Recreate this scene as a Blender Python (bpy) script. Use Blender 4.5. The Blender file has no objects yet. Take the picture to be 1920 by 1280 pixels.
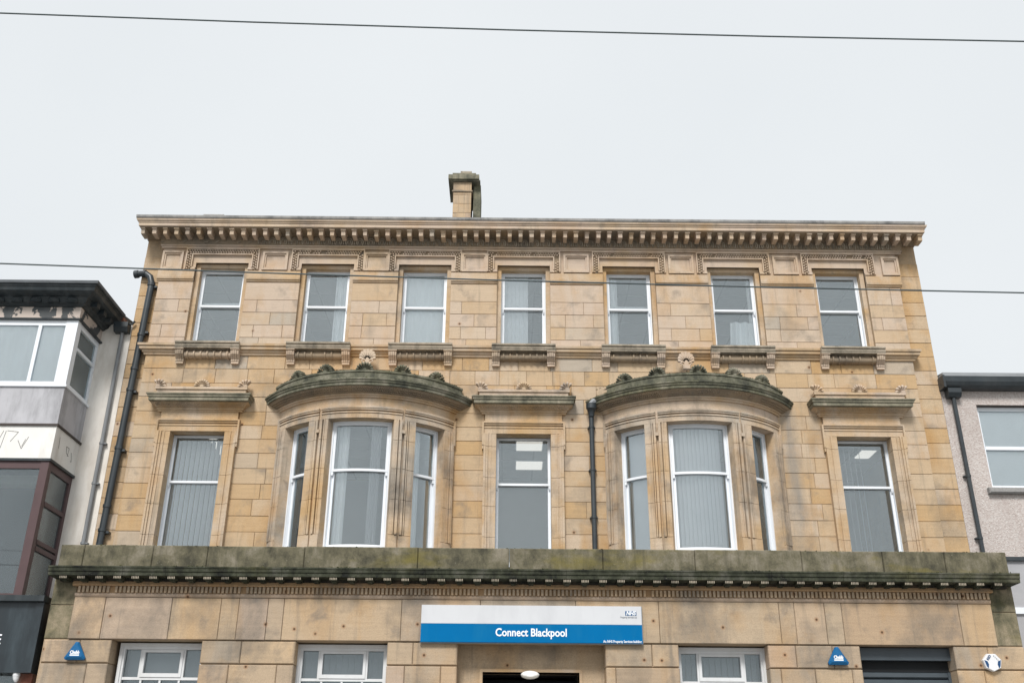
import bpy, math, random
from mathutils import Vector, Matrix
random.seed(7)
sc = bpy.context.scene
C = sc.collection
R = math.radians

# ------------------------------------------------------------------ camera
cam_d = bpy.data.cameras.new('camera'); cam = bpy.data.objects.new('camera', cam_d); C.objects.link(cam)
sc.camera = cam
cam_d.sensor_width = 36.0; cam_d.lens = 36.0 * 1867 / 1920; cam_d.clip_end = 3000; cam_d.clip_start = 0.1
PITCH, ROLL, YAW = R(24.586), R(0.441), R(-0.134)
fwd = Vector((-math.sin(YAW) * math.cos(PITCH), math.cos(YAW) * math.cos(PITCH), math.sin(PITCH)))
rgt = Vector((math.cos(YAW), math.sin(YAW), 0)); up = rgt.cross(fwd)
r2 = rgt * math.cos(ROLL) + up * math.sin(ROLL); u2 = -rgt * math.sin(ROLL) + up * math.cos(ROLL)
mw = Matrix((r2, u2, -fwd)).transposed().to_4x4(); mw.translation = Vector((0, -16, 1.6)); cam.matrix_world = mw

# ------------------------------------------------------------------ world, sun, exposure
SUN_EL, SUN_AZ = R(45), R(12)          # soft overcast light from in front of the facade, a little to the left
w = bpy.data.worlds.new('World'); sc.world = w; w.use_nodes = True
wn = w.node_tree; wn.nodes.clear()
out = wn.nodes.new('ShaderNodeOutputWorld'); bg = wn.nodes.new('ShaderNodeBackground')
sky = wn.nodes.new('ShaderNodeTexSky'); sky.sky_type = 'NISHITA'; sky.sun_disc = False
sky.sun_elevation = SUN_EL; sky.sun_rotation = math.pi + SUN_AZ; sky.dust_density = 4
hs = wn.nodes.new('ShaderNodeHueSaturation'); hs.inputs['Saturation'].default_value = 0.25
mx = wn.nodes.new('ShaderNodeMix'); mx.data_type = 'RGBA'; mx.inputs[0].default_value = 0.94
tc = wn.nodes.new('ShaderNodeTexCoord'); cn = wn.nodes.new('ShaderNodeTexNoise'); cn.inputs['Scale'].default_value = 2.2; cn.inputs['Detail'].default_value = 5
cr_ = wn.nodes.new('ShaderNodeValToRGB')                # the cloud sheet, faintly uneven all round
cr_.color_ramp.elements[0].position = 0.3; cr_.color_ramp.elements[0].color = (5.05, 5.30, 5.48, 1)
cr_.color_ramp.elements[1].position = 0.7; cr_.color_ramp.elements[1].color = (5.35, 5.58, 5.74, 1)
wn.links.new(tc.outputs['Generated'], cn.inputs['Vector']); wn.links.new(cn.outputs[0], cr_.inputs[0]); wn.links.new(cr_.outputs[0], mx.inputs[7])
wn.links.new(sky.outputs[0], hs.inputs['Color']); wn.links.new(hs.outputs[0], mx.inputs[6])
wn.links.new(mx.outputs[2], bg.inputs['Color']); bg.inputs['Strength'].default_value = 0.0725
wn.links.new(bg.outputs[0], out.inputs['Surface'])
sd = bpy.data.lights.new('sun', 'SUN'); sd.energy = 1.5; sd.angle = R(16); sd.color = (1.0, 0.965, 0.92)
so = bpy.data.objects.new('sun', sd); C.objects.link(so)
sdir = Vector((-math.sin(SUN_AZ) * math.cos(SUN_EL), -math.cos(SUN_AZ) * math.cos(SUN_EL), math.sin(SUN_EL)))
so.rotation_euler = sdir.to_track_quat('Z', 'Y').to_euler(); so.location = (-6, -30, 40)
sc.view_settings.view_transform = 'Standard'; sc.view_settings.look = 'None'
sc.view_settings.exposure = 1.16; sc.view_settings.gamma = 1.0; sc.view_settings.use_curve_mapping = False
sc.render.engine = 'CYCLES'

# ------------------------------------------------------------------ materials
MT = {}
def new_mat(name):
    m = bpy.data.materials.new(name); m.use_nodes = True
    nt = m.node_tree; b = nt.nodes['Principled BSDF']; MT[name] = m
    return m, nt, b
def N(nt, t, **kw):
    n = nt.nodes.new(t)
    for k, v in kw.items(): setattr(n, k, v)
    return n
def ramp(nt, fac, stops, interp='LINEAR'):
    r = N(nt, 'ShaderNodeValToRGB'); cr = r.color_ramp; cr.interpolation = interp
    while len(cr.elements) < len(stops): cr.elements.new(0.5)
    for e, (p, c) in zip(cr.elements, stops):
        e.position = p; e.color = (c, c, c, 1) if not isinstance(c, tuple) else (*c, 1)
    nt.links.new(fac, r.inputs[0]); return r.outputs[0]
def noise(nt, scale, detail=4, rough=0.55, vec=None, dist=0.0):
    n = N(nt, 'ShaderNodeTexNoise'); n.inputs['Scale'].default_value = scale; n.inputs['Detail'].default_value = detail
    n.inputs['Roughness'].default_value = rough; n.inputs['Distortion'].default_value = dist
    if vec is not None: nt.links.new(vec, n.inputs['Vector'])
    return n.outputs[0]
def pos(nt, scale=(1, 1, 1)):
    g = N(nt, 'ShaderNodeNewGeometry'); m = N(nt, 'ShaderNodeMapping'); m.inputs['Scale'].default_value = scale
    nt.links.new(g.outputs['Position'], m.inputs['Vector']); return m.outputs[0]
def mix(nt, fac, a, b, mode='MIX'):
    m = N(nt, 'ShaderNodeMix'); m.data_type = 'RGBA'; m.blend_type = mode
    for sock, v in ((m.inputs[0], fac), (m.inputs[6], a), (m.inputs[7], b)):
        if isinstance(v, bpy.types.NodeSocket): nt.links.new(v, sock)
        elif isinstance(v, tuple): sock.default_value = (*v, 1)
        else: sock.default_value = v
    return m.outputs[2]
def mul(nt, a, k):
    m = N(nt, 'ShaderNodeMath'); m.operation = 'MULTIPLY'; nt.links.new(a, m.inputs[0])
    if isinstance(k, bpy.types.NodeSocket): nt.links.new(k, m.inputs[1])
    else: m.inputs[1].default_value = k
    return m.outputs[0]
def bump(nt, b, h, strength=0.3, dist=0.01):
    n = N(nt, 'ShaderNodeBump'); n.inputs['Strength'].default_value = strength; n.inputs['Distance'].default_value = dist
    nt.links.new(h, n.inputs['Height']); nt.links.new(n.outputs[0], b.inputs['Normal'])

def stone(name, tints, per_object=True, grime=(0.16, 0.145, 0.125), grime_amt=0.55, grime_lo=0.56, ochre_amt=0.5, spots=1.05, bump_s=0.4, streak=False):
    m, nt, b = new_mat(name)
    if per_object:
        oi = N(nt, 'ShaderNodeObjectInfo'); f = oi.outputs['Random']
    else:
        f = ramp(nt, noise(nt, 0.9, 3, 0.6, pos(nt)), [(0.3, 0.0), (0.7, 1.0)])
    n = len(tints); rp = pos(nt)
    if per_object:
        va = N(nt, 'ShaderNodeVectorMath'); va.operation = 'ADD'; nt.links.new(rp, va.inputs[0]); nt.links.new(mul(nt, f, 37.0), va.inputs[1]); rp = va.outputs[0]
    col = ramp(nt, f, [(i / (n - 1), t) for i, t in enumerate(tints)])
    # warm iron-stained runs, stretched downwards
    oc = ramp(nt, noise(nt, 1.0, 5, 0.6, pos(nt, (1.6, 1.6, 0.55)), 0.6), [(0.5, 0.0), (0.72, 1.0)])
    col = mix(nt, mul(nt, oc, ochre_amt), col, (0.43, 0.252, 0.100))
    # grey soot patches with a ragged edge
    gr = ramp(nt, noise(nt, 1.15, 7, 0.62, pos(nt, (1.0, 1.0, 0.8)), 0.3), [(grime_lo, 0.0), (grime_lo + 0.2, 1.0)])
    st = ramp(nt, noise(nt, 2.2, 6, 0.65, pos(nt, (3.4, 3.4, 0.2))), [(0.56, 0.0), (0.74, 1.0)])
    col = mix(nt, mul(nt, gr, grime_amt), col, grime)
    col = mix(nt, mul(nt, st, grime_amt * 0.8), col, grime)
    blot = ramp(nt, noise(nt, 2.3, 6, 0.6, rp, 0.3), [(0.57, 0.0), (0.74, 1.0)])      # soot held by single stones
    col = mix(nt, mul(nt, blot, grime_amt * 1.1), col, (0.17, 0.152, 0.135))
    lich = ramp(nt, noise(nt, 1.7, 5, 0.6, rp), [(0.56, 0.0), (0.76, 1.0)])
    col = mix(nt, mul(nt, lich, ochre_amt * 0.9), col, (0.46, 0.275, 0.115))
    if streak:                                               # run-off below the end of the second bow
        g2 = N(nt, 'ShaderNodeNewGeometry'); sx = N(nt, 'ShaderNodeSeparateXYZ'); nt.links.new(g2.outputs['Position'], sx.inputs[0])
        def lin(sock, a, b, c=None):
            m_ = N(nt, 'ShaderNodeMapRange'); nt.links.new(sock, m_.inputs[0]); m_.inputs[1].default_value = a; m_.inputs[2].default_value = b; return m_.outputs[0]
        k_ = mul(nt, mul(nt, lin(sx.outputs[0], 4.60, 4.74), lin(sx.outputs[0], 4.94, 4.80)), mul(nt, lin(sx.outputs[2], 5.2, 6.0), lin(sx.outputs[2], 7.75, 7.6)))
        col = mix(nt, mul(nt, mul(nt, k_, ramp(nt, noise(nt, 3, 4, 0.6, pos(nt, (3, 3, .5))), [(0.3, 0.4), (0.6, 1.0)])), 0.75), col, (0.24, 0.225, 0.205))
    # bedding and grain of the sandstone
    bed = ramp(nt, noise(nt, 3.0, 5, 0.6, pos(nt, (0.7, 0.7, 9))), [(0.3, 0.9), (0.7, 1.08)])
    col = mix(nt, 0.7, col, bed, 'MULTIPLY')
    pit = ramp(nt, noise(nt, 17, 5, 0.7, pos(nt, (1, 1, 1.5))), [(0.60, 0.0), (0.74, 1.0)])
    col = mix(nt, mul(nt, pit, 0.45), col, (0.20, 0.15, 0.10))
    fine = noise(nt, 70, 4, 0.7, pos(nt))
    col = mix(nt, 0.8, col, ramp(nt, fine, [(0.25, 0.74), (0.75, 1.2)]), 'MULTIPLY')
    if spots:
        v = N(nt, 'ShaderNodeTexVoronoi'); v.inputs['Scale'].default_value = spots; v.inputs['Randomness'].default_value = 1.0
        v.voronoi_dimensions = '2D'; gs = N(nt, 'ShaderNodeNewGeometry'); sp_ = N(nt, 'ShaderNodeSeparateXYZ'); cb = N(nt, 'ShaderNodeCombineXYZ')
        nt.links.new(gs.outputs['Position'], sp_.inputs[0]); nt.links.new(sp_.outputs[0], cb.inputs[0]); nt.links.new(sp_.outputs[2], cb.inputs[1]); nt.links.new(cb.outputs[0], v.inputs['Vector'])
        pick = ramp(nt, v.outputs['Color'], [(0.45, 0.0), (0.5, 1.0)])
        core = ramp(nt, v.outputs['Distance'], [(0.010 * spots, 0.9), (0.022 * spots, 0.0)])
        halo = ramp(nt, v.outputs['Distance'], [(0.016 * spots, 0.5), (0.045 * spots, 0.0)])
        col = mix(nt, mul(nt, halo, pick), col, (0.30, 0.14, 0.055)); col = mix(nt, mul(nt, core, pick), col, (0.06, 0.035, 0.022))
    nt.links.new(col, b.inputs['Base Color']); b.inputs['Roughness'].default_value = 0.93
    b.inputs['Specular IOR Level'].default_value = 0.2
    med = noise(nt, 14, 6, 0.65, pos(nt))
    bump(nt, b, mix(nt, 0.5, fine, med), bump_s, 0.012)
    return m
PALE = (0.52, 0.42, 0.32); BUFF = (0.495, 0.370, 0.242); OCH = (0.48, 0.325, 0.172); PINK = (0.51, 0.412, 0.332); GREY = (0.42, 0.365, 0.30)
stone('ashlar', [BUFF, (0.50, 0.385, 0.26), PALE, BUFF, OCH, (0.49, 0.365, 0.235), BUFF, GREY], True, grime_lo=0.54, grime_amt=0.62, ochre_amt=0.75, streak=True)
stone('ashlar_top', [PALE, PINK, PALE, BUFF, PINK, PALE, GREY], True, ochre_amt=0.42)
stone('ashlar_base', [BUFF, (0.42, 0.33, 0.24), (0.45, 0.35, 0.27), BUFF, (0.37, 0.315, 0.25), (0.43, 0.315, 0.21)], True, grime_lo=0.49, grime_amt=0.7, ochre_amt=0.45, spots=2.0)
stone('dressed', [OCH, BUFF, PALE, OCH], False, spots=0, ochre_amt=0.75, grime_amt=0.55, grime_lo=0.53)
stone('dressed_top', [BUFF, PINK, PALE, BUFF], False, spots=0, ochre_amt=0.4)
stone('bow_stone', [OCH, BUFF, PALE, GREY, BUFF], False, spots=0, ochre_amt=0.7, grime_amt=0.78, grime_lo=0.52, grime=(0.12, 0.11, 0.098))
stone('iron_stone', [(0.40, 0.25, 0.13), (0.44, 0.29, 0.165), (0.36, 0.235, 0.14)], False, spots=0, grime_lo=0.55, grime_amt=0.7, ochre_amt=0.3)
stone('soot_and_shade', [(0.25, 0.205, 0.155), (0.34, 0.265, 0.185), (0.19, 0.165, 0.135)], False, spots=0, grime_lo=0.46, grime_amt=0.6, ochre_amt=0.2)
stone('mortar', [(0.46, 0.345, 0.225), (0.41, 0.315, 0.22)], False, spots=0, ochre_amt=0.2)
def mossy(name, base, green, dark, lo=0.42, yellow=(0.19, 0.16, 0.045), ya=0.5):
    m, nt, b = new_mat(name)
    a = ramp(nt, noise(nt, 2.4, 9, 0.72, pos(nt, (1.2, 1, 1.1)), 0.1), [(0.36, base), (0.5, green), (0.64, dark)])
    y = ramp(nt, noise(nt, 1.1, 5, 0.6, pos(nt, (0.9, 1, 2.2))), [(0.54, 0.0), (0.7, 1.0)])
    a = mix(nt, mul(nt, y, ya), a, yellow)
    st = ramp(nt, noise(nt, 2.0, 5, 0.65, pos(nt, (4.5, 4.5, 0.3))), [(0.5, 0.0), (0.75, 1.0)])
    a = mix(nt, mul(nt, st, 0.65), a, dark)
    sp = ramp(nt, noise(nt, 26, 3, 0.7, pos(nt)), [(0.66, 0.0), (0.74, 1.0)])
    a = mix(nt, mul(nt, sp, 0.4), a, (0.36, 0.35, 0.29))
    fine = noise(nt, 60, 4, 0.7, pos(nt))
    a = mix(nt, 0.8, a, ramp(nt, fine, [(0.25, 0.72), (0.75, 1.2)]), 'MULTIPLY')
    nt.links.new(a, b.inputs['Base Color']); b.inputs['Roughness'].default_value = 0.95; b.inputs['Specular IOR Level'].default_value = 0.2
    bump(nt, b, mix(nt, 0.5, fine, noise(nt, 12, 6, 0.7, pos(nt))), 0.45, 0.014)
    return m
mossy('moss_parapet', (0.24, 0.215, 0.165), (0.145, 0.132, 0.088), (0.065, 0.062, 0.045), ya=0.7)
mossy('end_stone', (0.32, 0.265, 0.185), (0.20, 0.175, 0.115), (0.075, 0.075, 0.05), ya=0.4)
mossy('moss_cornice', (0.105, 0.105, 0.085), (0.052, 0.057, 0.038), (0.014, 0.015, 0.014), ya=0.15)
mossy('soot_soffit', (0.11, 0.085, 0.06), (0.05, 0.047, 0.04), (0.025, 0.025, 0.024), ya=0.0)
mossy('green_hood', (0.34, 0.305, 0.235), (0.23, 0.215, 0.16), (0.10, 0.10, 0.078), ya=0.05)
mossy('green_bow', (0.25, 0.235, 0.185), (0.135, 0.135, 0.098), (0.05, 0.053, 0.044), ya=0.25)
mossy('sill_stone', (0.43, 0.37, 0.295), (0.35, 0.305, 0.24), (0.16, 0.145, 0.12), ya=0.05)
mossy('roof_edge', (0.40, 0.39, 0.375), (0.32, 0.315, 0.305), (0.18, 0.18, 0.18), ya=0.0)

mossy('moss_green', (0.13, 0.125, 0.06), (0.085, 0.09, 0.04), (0.045, 0.05, 0.028))
def plain(name, col, rough=0.6, var=0.12, scale=6, metal=0.0, spec=0.4, dirt=None, dirt_amt=0.4, bmp=0.0):
    m, nt, b = new_mat(name)
    c = mix(nt, 1.0, col, ramp(nt, noise(nt, scale, 5, 0.6, pos(nt)), [(0.25, 1 - var), (0.75, 1 + var)]), 'MULTIPLY')
    if dirt:
        d = ramp(nt, noise(nt, 1.7, 6, 0.65, pos(nt, (2.2, 2.2, 0.5))), [(0.48, 0.0), (0.72, 1.0)])
        c = mix(nt, mul(nt, d, dirt_amt), c, dirt)
    nt.links.new(c, b.inputs['Base Color']); b.inputs['Roughness'].default_value = rough
    b.inputs['Metallic'].default_value = metal; b.inputs['Specular IOR Level'].default_value = spec
    if bmp: bump(nt, b, noise(nt, 45, 4, 0.7, pos(nt)), bmp, 0.01)
    return m
plain('white_frame', (0.76, 0.80, 0.85), 0.4, 0.04, 3, dirt=(0.60, 0.60, 0.58), dirt_amt=0.25)
plain('white_casement', (0.66, 0.675, 0.69), 0.4, 0.05, 3, dirt=(0.45, 0.44, 0.42), dirt_amt=0.4)
plain('black_iron', (0.028, 0.036, 0.042), 0.38, 0.3, 5, spec=0.5, dirt=(0.07, 0.075, 0.075), dirt_amt=0.4)
plain('grey_pipe', (0.20, 0.21, 0.22), 0.5, 0.15, 5)
plain('slate', (0.085, 0.095, 0.105), 0.6, 0.25, 4)
plain('lead', (0.27, 0.285, 0.30), 0.55, 0.15, 4)
plain('wire', (0.06, 0.08, 0.085), 0.5, 0.1, 4)
plain('curtain_white', (0.88, 0.90, 0.92), 0.9, 0.06, 2)
plain('blind_grey', (0.88, 0.89, 0.92), 0.85, 0.05, 3)
plain('cream_cloth', (0.80, 0.74, 0.63), 0.9, 0.08, 3)
plain('blind_dim', (0.52, 0.53, 0.55), 0.9, 0.08, 3)
plain('room_paint', (0.74, 0.75, 0.76), 0.9, 0.04, 1)
plain('room_wall', (0.62, 0.63, 0.63), 0.9, 0.06, 1)
plain('dark_void', (0.012, 0.014, 0.016), 0.8, 0.2, 3)
plain('shutter_steel', (0.05, 0.065, 0.078), 0.45, 0.15, 5, spec=0.5)
plain('sign_white', (0.60, 0.615, 0.64), 0.45, 0.03, 2, dirt=(0.46, 0.47, 0.50), dirt_amt=0.35, spec=0.2)
plain('sign_blue', (0.0, 0.135, 0.345), 0.6, 0.06, 2, dirt=(0.012, 0.165, 0.335), dirt_amt=0.5, spec=0.06)
plain('logo_blue', (0.02, 0.10, 0.24), 0.45, 0.04, 3)
plain('letter_white', (0.82, 0.85, 0.88), 0.5, 0.02, 3)
plain('letter_grey', (0.22, 0.25, 0.28), 0.6, 0.02, 3)
plain('box_blue', (0.001, 0.105, 0.27), 0.5, 0.1, 8)
plain('box_navy', (0.012, 0.06, 0.16), 0.4, 0.05, 8)
plain('box_white', (0.72, 0.73, 0.75), 0.45, 0.04, 8)
plain('render_white', (0.75, 0.715, 0.665), 0.9, 0.07, 3, dirt=(0.44, 0.38, 0.31), dirt_amt=0.6, bmp=0.25)
plain('panel_grey', (0.43, 0.43, 0.455), 0.7, 0.12, 3, dirt=(0.17, 0.17, 0.18), dirt_amt=0.7)
plain('fascia_white', (0.74, 0.735, 0.71), 0.6, 0.06, 3, dirt=(0.38, 0.33, 0.27), dirt_amt=0.45)
plain('brown_frame', (0.085, 0.05, 0.052), 0.45, 0.12, 4)
plain('fascia_black', (0.016, 0.024, 0.030), 0.35, 0.2, 3, spec=0.5, dirt=(0.06, 0.085, 0.10), dirt_amt=0.6)
plain('scratch', (0.12, 0.11, 0.105), 0.8, 0.1, 5)
plain('brick_red', (0.20, 0.08, 0.055), 0.9, 0.25, 14, dirt=(0.45, 0.40, 0.34), dirt_amt=0.7, bmp=0.3)
plain('wood_dark', (0.055, 0.045, 0.04), 0.7, 0.2, 6)
plain('sill_concrete', (0.27, 0.265, 0.26), 0.9, 0.25, 30, bmp=0.3)
plain('grey_render', (0.36, 0.36, 0.375), 0.85, 0.08, 3, bmp=0.1)
plain('asphalt', (0.09, 0.09, 0.092), 0.9, 0.2, 20, bmp=0.4)
plain('paving', (0.38, 0.37, 0.35), 0.9, 0.15, 5, bmp=0.2)
plain('concrete', (0.33, 0.325, 0.31), 0.9, 0.15, 2)
def peeling(name, paint, under):
    m, nt, b = new_mat(name)
    f = ramp(nt, noise(nt, 3.6, 8, 0.62, pos(nt, (1, 1, 0.8)), 0.5), [(0.475, 0.0), (0.49, 1.0)])
    c = mix(nt, f, mix(nt, noise(nt, 8, 5, 0.6, pos(nt)), paint, (0.10, 0.105, 0.105)), under)
    nt.links.new(c, b.inputs['Base Color']); b.inputs['Roughness'].default_value = 0.7
    bump(nt, b, f, 0.6, 0.006); return m
peeling('peeling_black', (0.028, 0.036, 0.042), (0.50, 0.43, 0.38))
plain('eaves_black', (0.022, 0.03, 0.035), 0.45, 0.35, 5, dirt=(0.11, 0.115, 0.115), dirt_amt=0.45)
def pebble(name):
    m, nt, b = new_mat(name)
    v = N(nt, 'ShaderNodeTexVoronoi'); v.inputs['Scale'].default_value = 46; nt.links.new(pos(nt), v.inputs['Vector'])
    c = ramp(nt, v.outputs['Color'], [(0.1, (0.42, 0.36, 0.335)), (0.5, (0.49, 0.44, 0.415)), (0.9, (0.55, 0.515, 0.49))])
    c = mix(nt, mul(nt, ramp(nt, noise(nt, 1.2, 5, 0.6, pos(nt, (1, 1, .6))), [(0.45, 0.0), (0.75, 1.0)]), 0.4), c, (0.26, 0.21, 0.19))
    nt.links.new(c, b.inputs['Base Color']); b.inputs['Roughness'].default_value = 0.95
    bump(nt, b, v.outputs['Distance'], 0.5, 0.015); return m
pebble('pebbledash')
def glass(name, tint, refl, film=0.10):
    m, nt, b = new_mat(name); nt.nodes.remove(b)
    o = nt.nodes['Material Output']; t = N(nt, 'ShaderNodeBsdfTransparent'); t.inputs[0].default_value = (*tint, 1)
    g = N(nt, 'ShaderNodeBsdfGlossy'); g.inputs['Roughness'].default_value = 0.015; g.inputs['Color'].default_value = (0.90, 0.975, 1.0, 1)
    fr = N(nt, 'ShaderNodeFresnel'); fr.inputs[0].default_value = 1.52
    ad = N(nt, 'ShaderNodeMath'); ad.operation = 'ADD'; ad.use_clamp = True; nt.links.new(fr.outputs[0], ad.inputs[0]); ad.inputs[1].default_value = refl
    ms = N(nt, 'ShaderNodeMixShader'); nt.links.new(ad.outputs[0], ms.inputs[0]); nt.links.new(t.outputs[0], ms.inputs[1]); nt.links.new(g.outputs[0], ms.inputs[2])
    wv = noise(nt, 0.9, 2, 0.5, pos(nt)); bn = N(nt, 'ShaderNodeBump'); bn.inputs['Strength'].default_value = 0.04; bn.inputs['Distance'].default_value = 0.05
    nt.links.new(wv, bn.inputs['Height']); nt.links.new(bn.outputs[0], g.inputs['Normal'])
    df = N(nt, 'ShaderNodeBsdfDiffuse'); df.inputs[0].default_value = (0.66, 0.71, 0.74, 1)
    fm = ramp(nt, noise(nt, 1.3, 6, 0.6, pos(nt, (1.2, 1, 0.6)), 0.4), [(0.3, film * 0.35), (0.75, film)])
    m2 = N(nt, 'ShaderNodeMixShader'); nt.links.new(fm, m2.inputs[0]); nt.links.new(ms.outputs[0], m2.inputs[1]); nt.links.new(df.outputs[0], m2.inputs[2])
    nt.links.new(m2.outputs[0], o.inputs['Surface']); return m
glass('glass', (0.985, 0.995, 0.995), 0.11, 0.06)
glass('glass_dark', (0.80, 0.83, 0.84), 0.06, 0.06)
def emis(name, col, s):
    m, nt, b = new_mat(name); b.inputs['Base Color'].default_value = (0.8, 0.8, 0.8, 1)
    b.inputs['Emission Color'].default_value = (*col, 1); b.inputs['Emission Strength'].default_value = s; return m
emis('lamp_glow', (1.0, 0.96, 0.88), 0.36)
emis('bulkhead_glow', (1.0, 0.90, 0.68), 0.06)

# ------------------------------------------------------------------ mesh helpers
class MB:
    def __init__(s): s.v = []; s.f = []
    def add(s, vs, fs):
        o = len(s.v); s.v += [tuple(p) for p in vs]; s.f += [tuple(i + o for i in f) for f in fs]; return s
    def box(s, x0, x1, y0, y1, z0, z1):
        return s.add([(x0, y0, z0), (x1, y0, z0), (x1, y1, z0), (x0, y1, z0), (x0, y0, z1), (x1, y0, z1), (x1, y1, z1), (x0, y1, z1)],
                     [(0, 3, 2, 1), (4, 5, 6, 7), (0, 1, 5, 4), (1, 2, 6, 5), (2, 3, 7, 6), (3, 0, 4, 7)])
    def block(s, x0, x1, y0, y1, z0, z1, c=0.006):           # box whose front (y0) arrises are chamfered
        vs = []
        for (y, i) in ((y1, 0), (y0 + c, 0), (y0, c)):
            vs += [(x0 + i, y, z0 + i), (x1 - i, y, z0 + i), (x1 - i, y, z1 - i), (x0 + i, y, z1 - i)]
        fs = [(8, 9, 10, 11), (3, 2, 1, 0)]
        for l in (0, 4):
            for k in range(4):
                a, b = l + k, l + (k + 1) % 4; fs.append((a, b, b + 4, a + 4))
        return s.add(vs, fs)
    def extx(s, prof, x0, x1):                                # closed (y,z) profile extruded along X
        n = len(prof)
        s.add([(x0, y, z) for y, z in prof] + [(x1, y, z) for y, z in prof],
              [(i, (i + 1) % n, n + (i + 1) % n, n + i) for i in range(n)] + [tuple(range(n))[::-1], tuple(range(n, 2 * n))]); return s
    def exty(s, prof, y0, y1):                                # closed (x,z) outline with thickness in Y
        n = len(prof)
        return s.add([(x, y0, z) for x, z in prof] + [(x, y1, z) for x, z in prof],
              [(i, (i + 1) % n, n + (i + 1) % n, n + i) for i in range(n)] + [tuple(range(n))[::-1], tuple(range(n, 2 * n))])
    def ret(s, prof, path):                                   # closed profile (outward offset p, z) swept on an XY path with mitred corners
        n = len(prof); P = [Vector(p) for p in path]; rings = []
        for i, p in enumerate(P):
            d0 = (P[i] - P[i - 1]).normalized() if i else (P[1] - P[0]).normalized()
            d1 = (P[i + 1] - P[i]).normalized() if i < len(P) - 1 else d0
            n0 = Vector((d0.y, -d0.x)); n1 = Vector((d1.y, -d1.x)); b = (n0 + n1).normalized(); k = 1 / max(b.dot(n0), 0.2)
            rings.append([(p.x + b.x * o * k, p.y + b.y * o * k, z) for o, z in prof])
        vs = [q for r in rings for q in r]; fs = []
        for i in range(len(P) - 1):
            for j in range(n): fs.append((i * n + j, (i + 1) * n + j, (i + 1) * n + (j + 1) % n, i * n + (j + 1) % n))
        fs += [tuple(range(n)), tuple(range((len(P) - 1) * n, len(P) * n))[::-1]]
        return s.add(vs, fs)
    def arc(s, cx, cy, prof, a0, a1, seg):                    # closed (r,z) profile revolved; angle 0 faces the street (-Y)
        n = len(prof); vs = []; fs = []
        for i in range(seg + 1):
            a = R(a0 + (a1 - a0) * i / seg)
            for r, z in prof: vs.append((cx + r * math.sin(a), cy - r * math.cos(a), z))
        for i in range(seg):
            for j in range(n): fs.append((i * n + j, (i + 1) * n + j, (i + 1) * n + (j + 1) % n, i * n + (j + 1) % n))
        fs += [tuple(range(n)), tuple(range(seg * n, seg * n + n))[::-1]]
        return s.add(vs, fs)
    def arcbox(s, cx, cy, r0, r1, a0, a1, z0, z1, seg=None):
        seg = seg or max(1, int(abs(a1 - a0) / 3)); return s.arc(cx, cy, [(r0, z0), (r1, z0), (r1, z1), (r0, z1)], a0, a1, seg)
    def tube(s, pts, r, n=10):
        P = [Vector(p) for p in pts]; vs = []; fs = []
        for i, p in enumerate(P):
            d = (P[min(i + 1, len(P) - 1)] - P[max(i - 1, 0)]).normalized()
            ref = Vector((0, 1, 0)) if abs(d.y) < 0.9 else Vector((1, 0, 0))
            u = d.cross(ref).normalized(); v = d.cross(u)
            rr = r[i] if isinstance(r, (list, tuple)) else r
            for k in range(n):
                a = 2 * math.pi * k / n; vs.append(p + (u * math.cos(a) + v * math.sin(a)) * rr)
        for i in range(len(P) - 1):
            for k in range(n): fs.append((i * n + k, i * n + (k + 1) % n, (i + 1) * n + (k + 1) % n, (i + 1) * n + k))
        fs += [tuple(range(n))[::-1], tuple(range((len(P) - 1) * n, len(P) * n))]
        return s.add(vs, fs)
WL = {}
def mesh_of(mb, name, mat, smooth=False, center=None):
    xs = [p[0] for p in mb.v]; ys = [p[1] for p in mb.v]; zs = [p[2] for p in mb.v]
    c = center if center is not None else Vector(((min(xs) + max(xs)) / 2, (min(ys) + max(ys)) / 2, (min(zs) + max(zs)) / 2))
    me = bpy.data.meshes.new(name); me.from_pydata([(p[0] - c[0], p[1] - c[1], p[2] - c[2]) for p in mb.v], [], mb.f)
    me.materials.append(MT[mat]); me.update()
    import bmesh
    bm = bmesh.new(); bm.from_mesh(me); bmesh.ops.recalc_face_normals(bm, faces=bm.faces); bm.to_mesh(me); bm.free()
    if smooth:
        me.polygons.foreach_set('use_smooth', [True] * len(me.polygons))
        try: me.set_sharp_from_angle(angle=R(35))
        except Exception: pass
    return me, Vector(c)
def place(name, me, loc, parent=None):
    o = bpy.data.objects.new(name, me); C.objects.link(o); loc = Vector(loc)
    if parent: o.parent = parent; o.location = loc - WL[parent]
    else: o.location = loc
    WL[o] = loc; return o
def obj(name, mb, mat, parent=None, smooth=False, kind=None):
    me, c = mesh_of(mb, name, mat, smooth); o = place(name, me, c, parent)
    if kind: o['kind'] = kind
    return o
def tag(o, label, cat, group=None):
    o['label'] = label; o['category'] = cat
    if group: o['group'] = group
    return o
def thing(name, label, cat, loc, group=None):
    return tag(place(name, None, loc), label, cat, group)
def bx(*a): return MB().box(*a)
def strips(x0, x1, z0, z1, holes):                            # rectangles of a wall that are left between its openings
    xs = sorted({x0, x1, *[min(max(h[0], x0), x1) for h in holes], *[min(max(h[1], x0), x1) for h in holes]}); res = []
    for a, b in zip(xs, xs[1:]):
        if b - a < 1e-4: continue
        mid = (a + b) / 2; z = z0
        for h in sorted([h for h in holes if h[0] < mid < h[1]], key=lambda h: h[2]):
            if h[2] > z: res.append((a, b, z, h[2]))
            z = max(z, h[3])
        if z < z1: res.append((a, b, z, z1))
    return res
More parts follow.
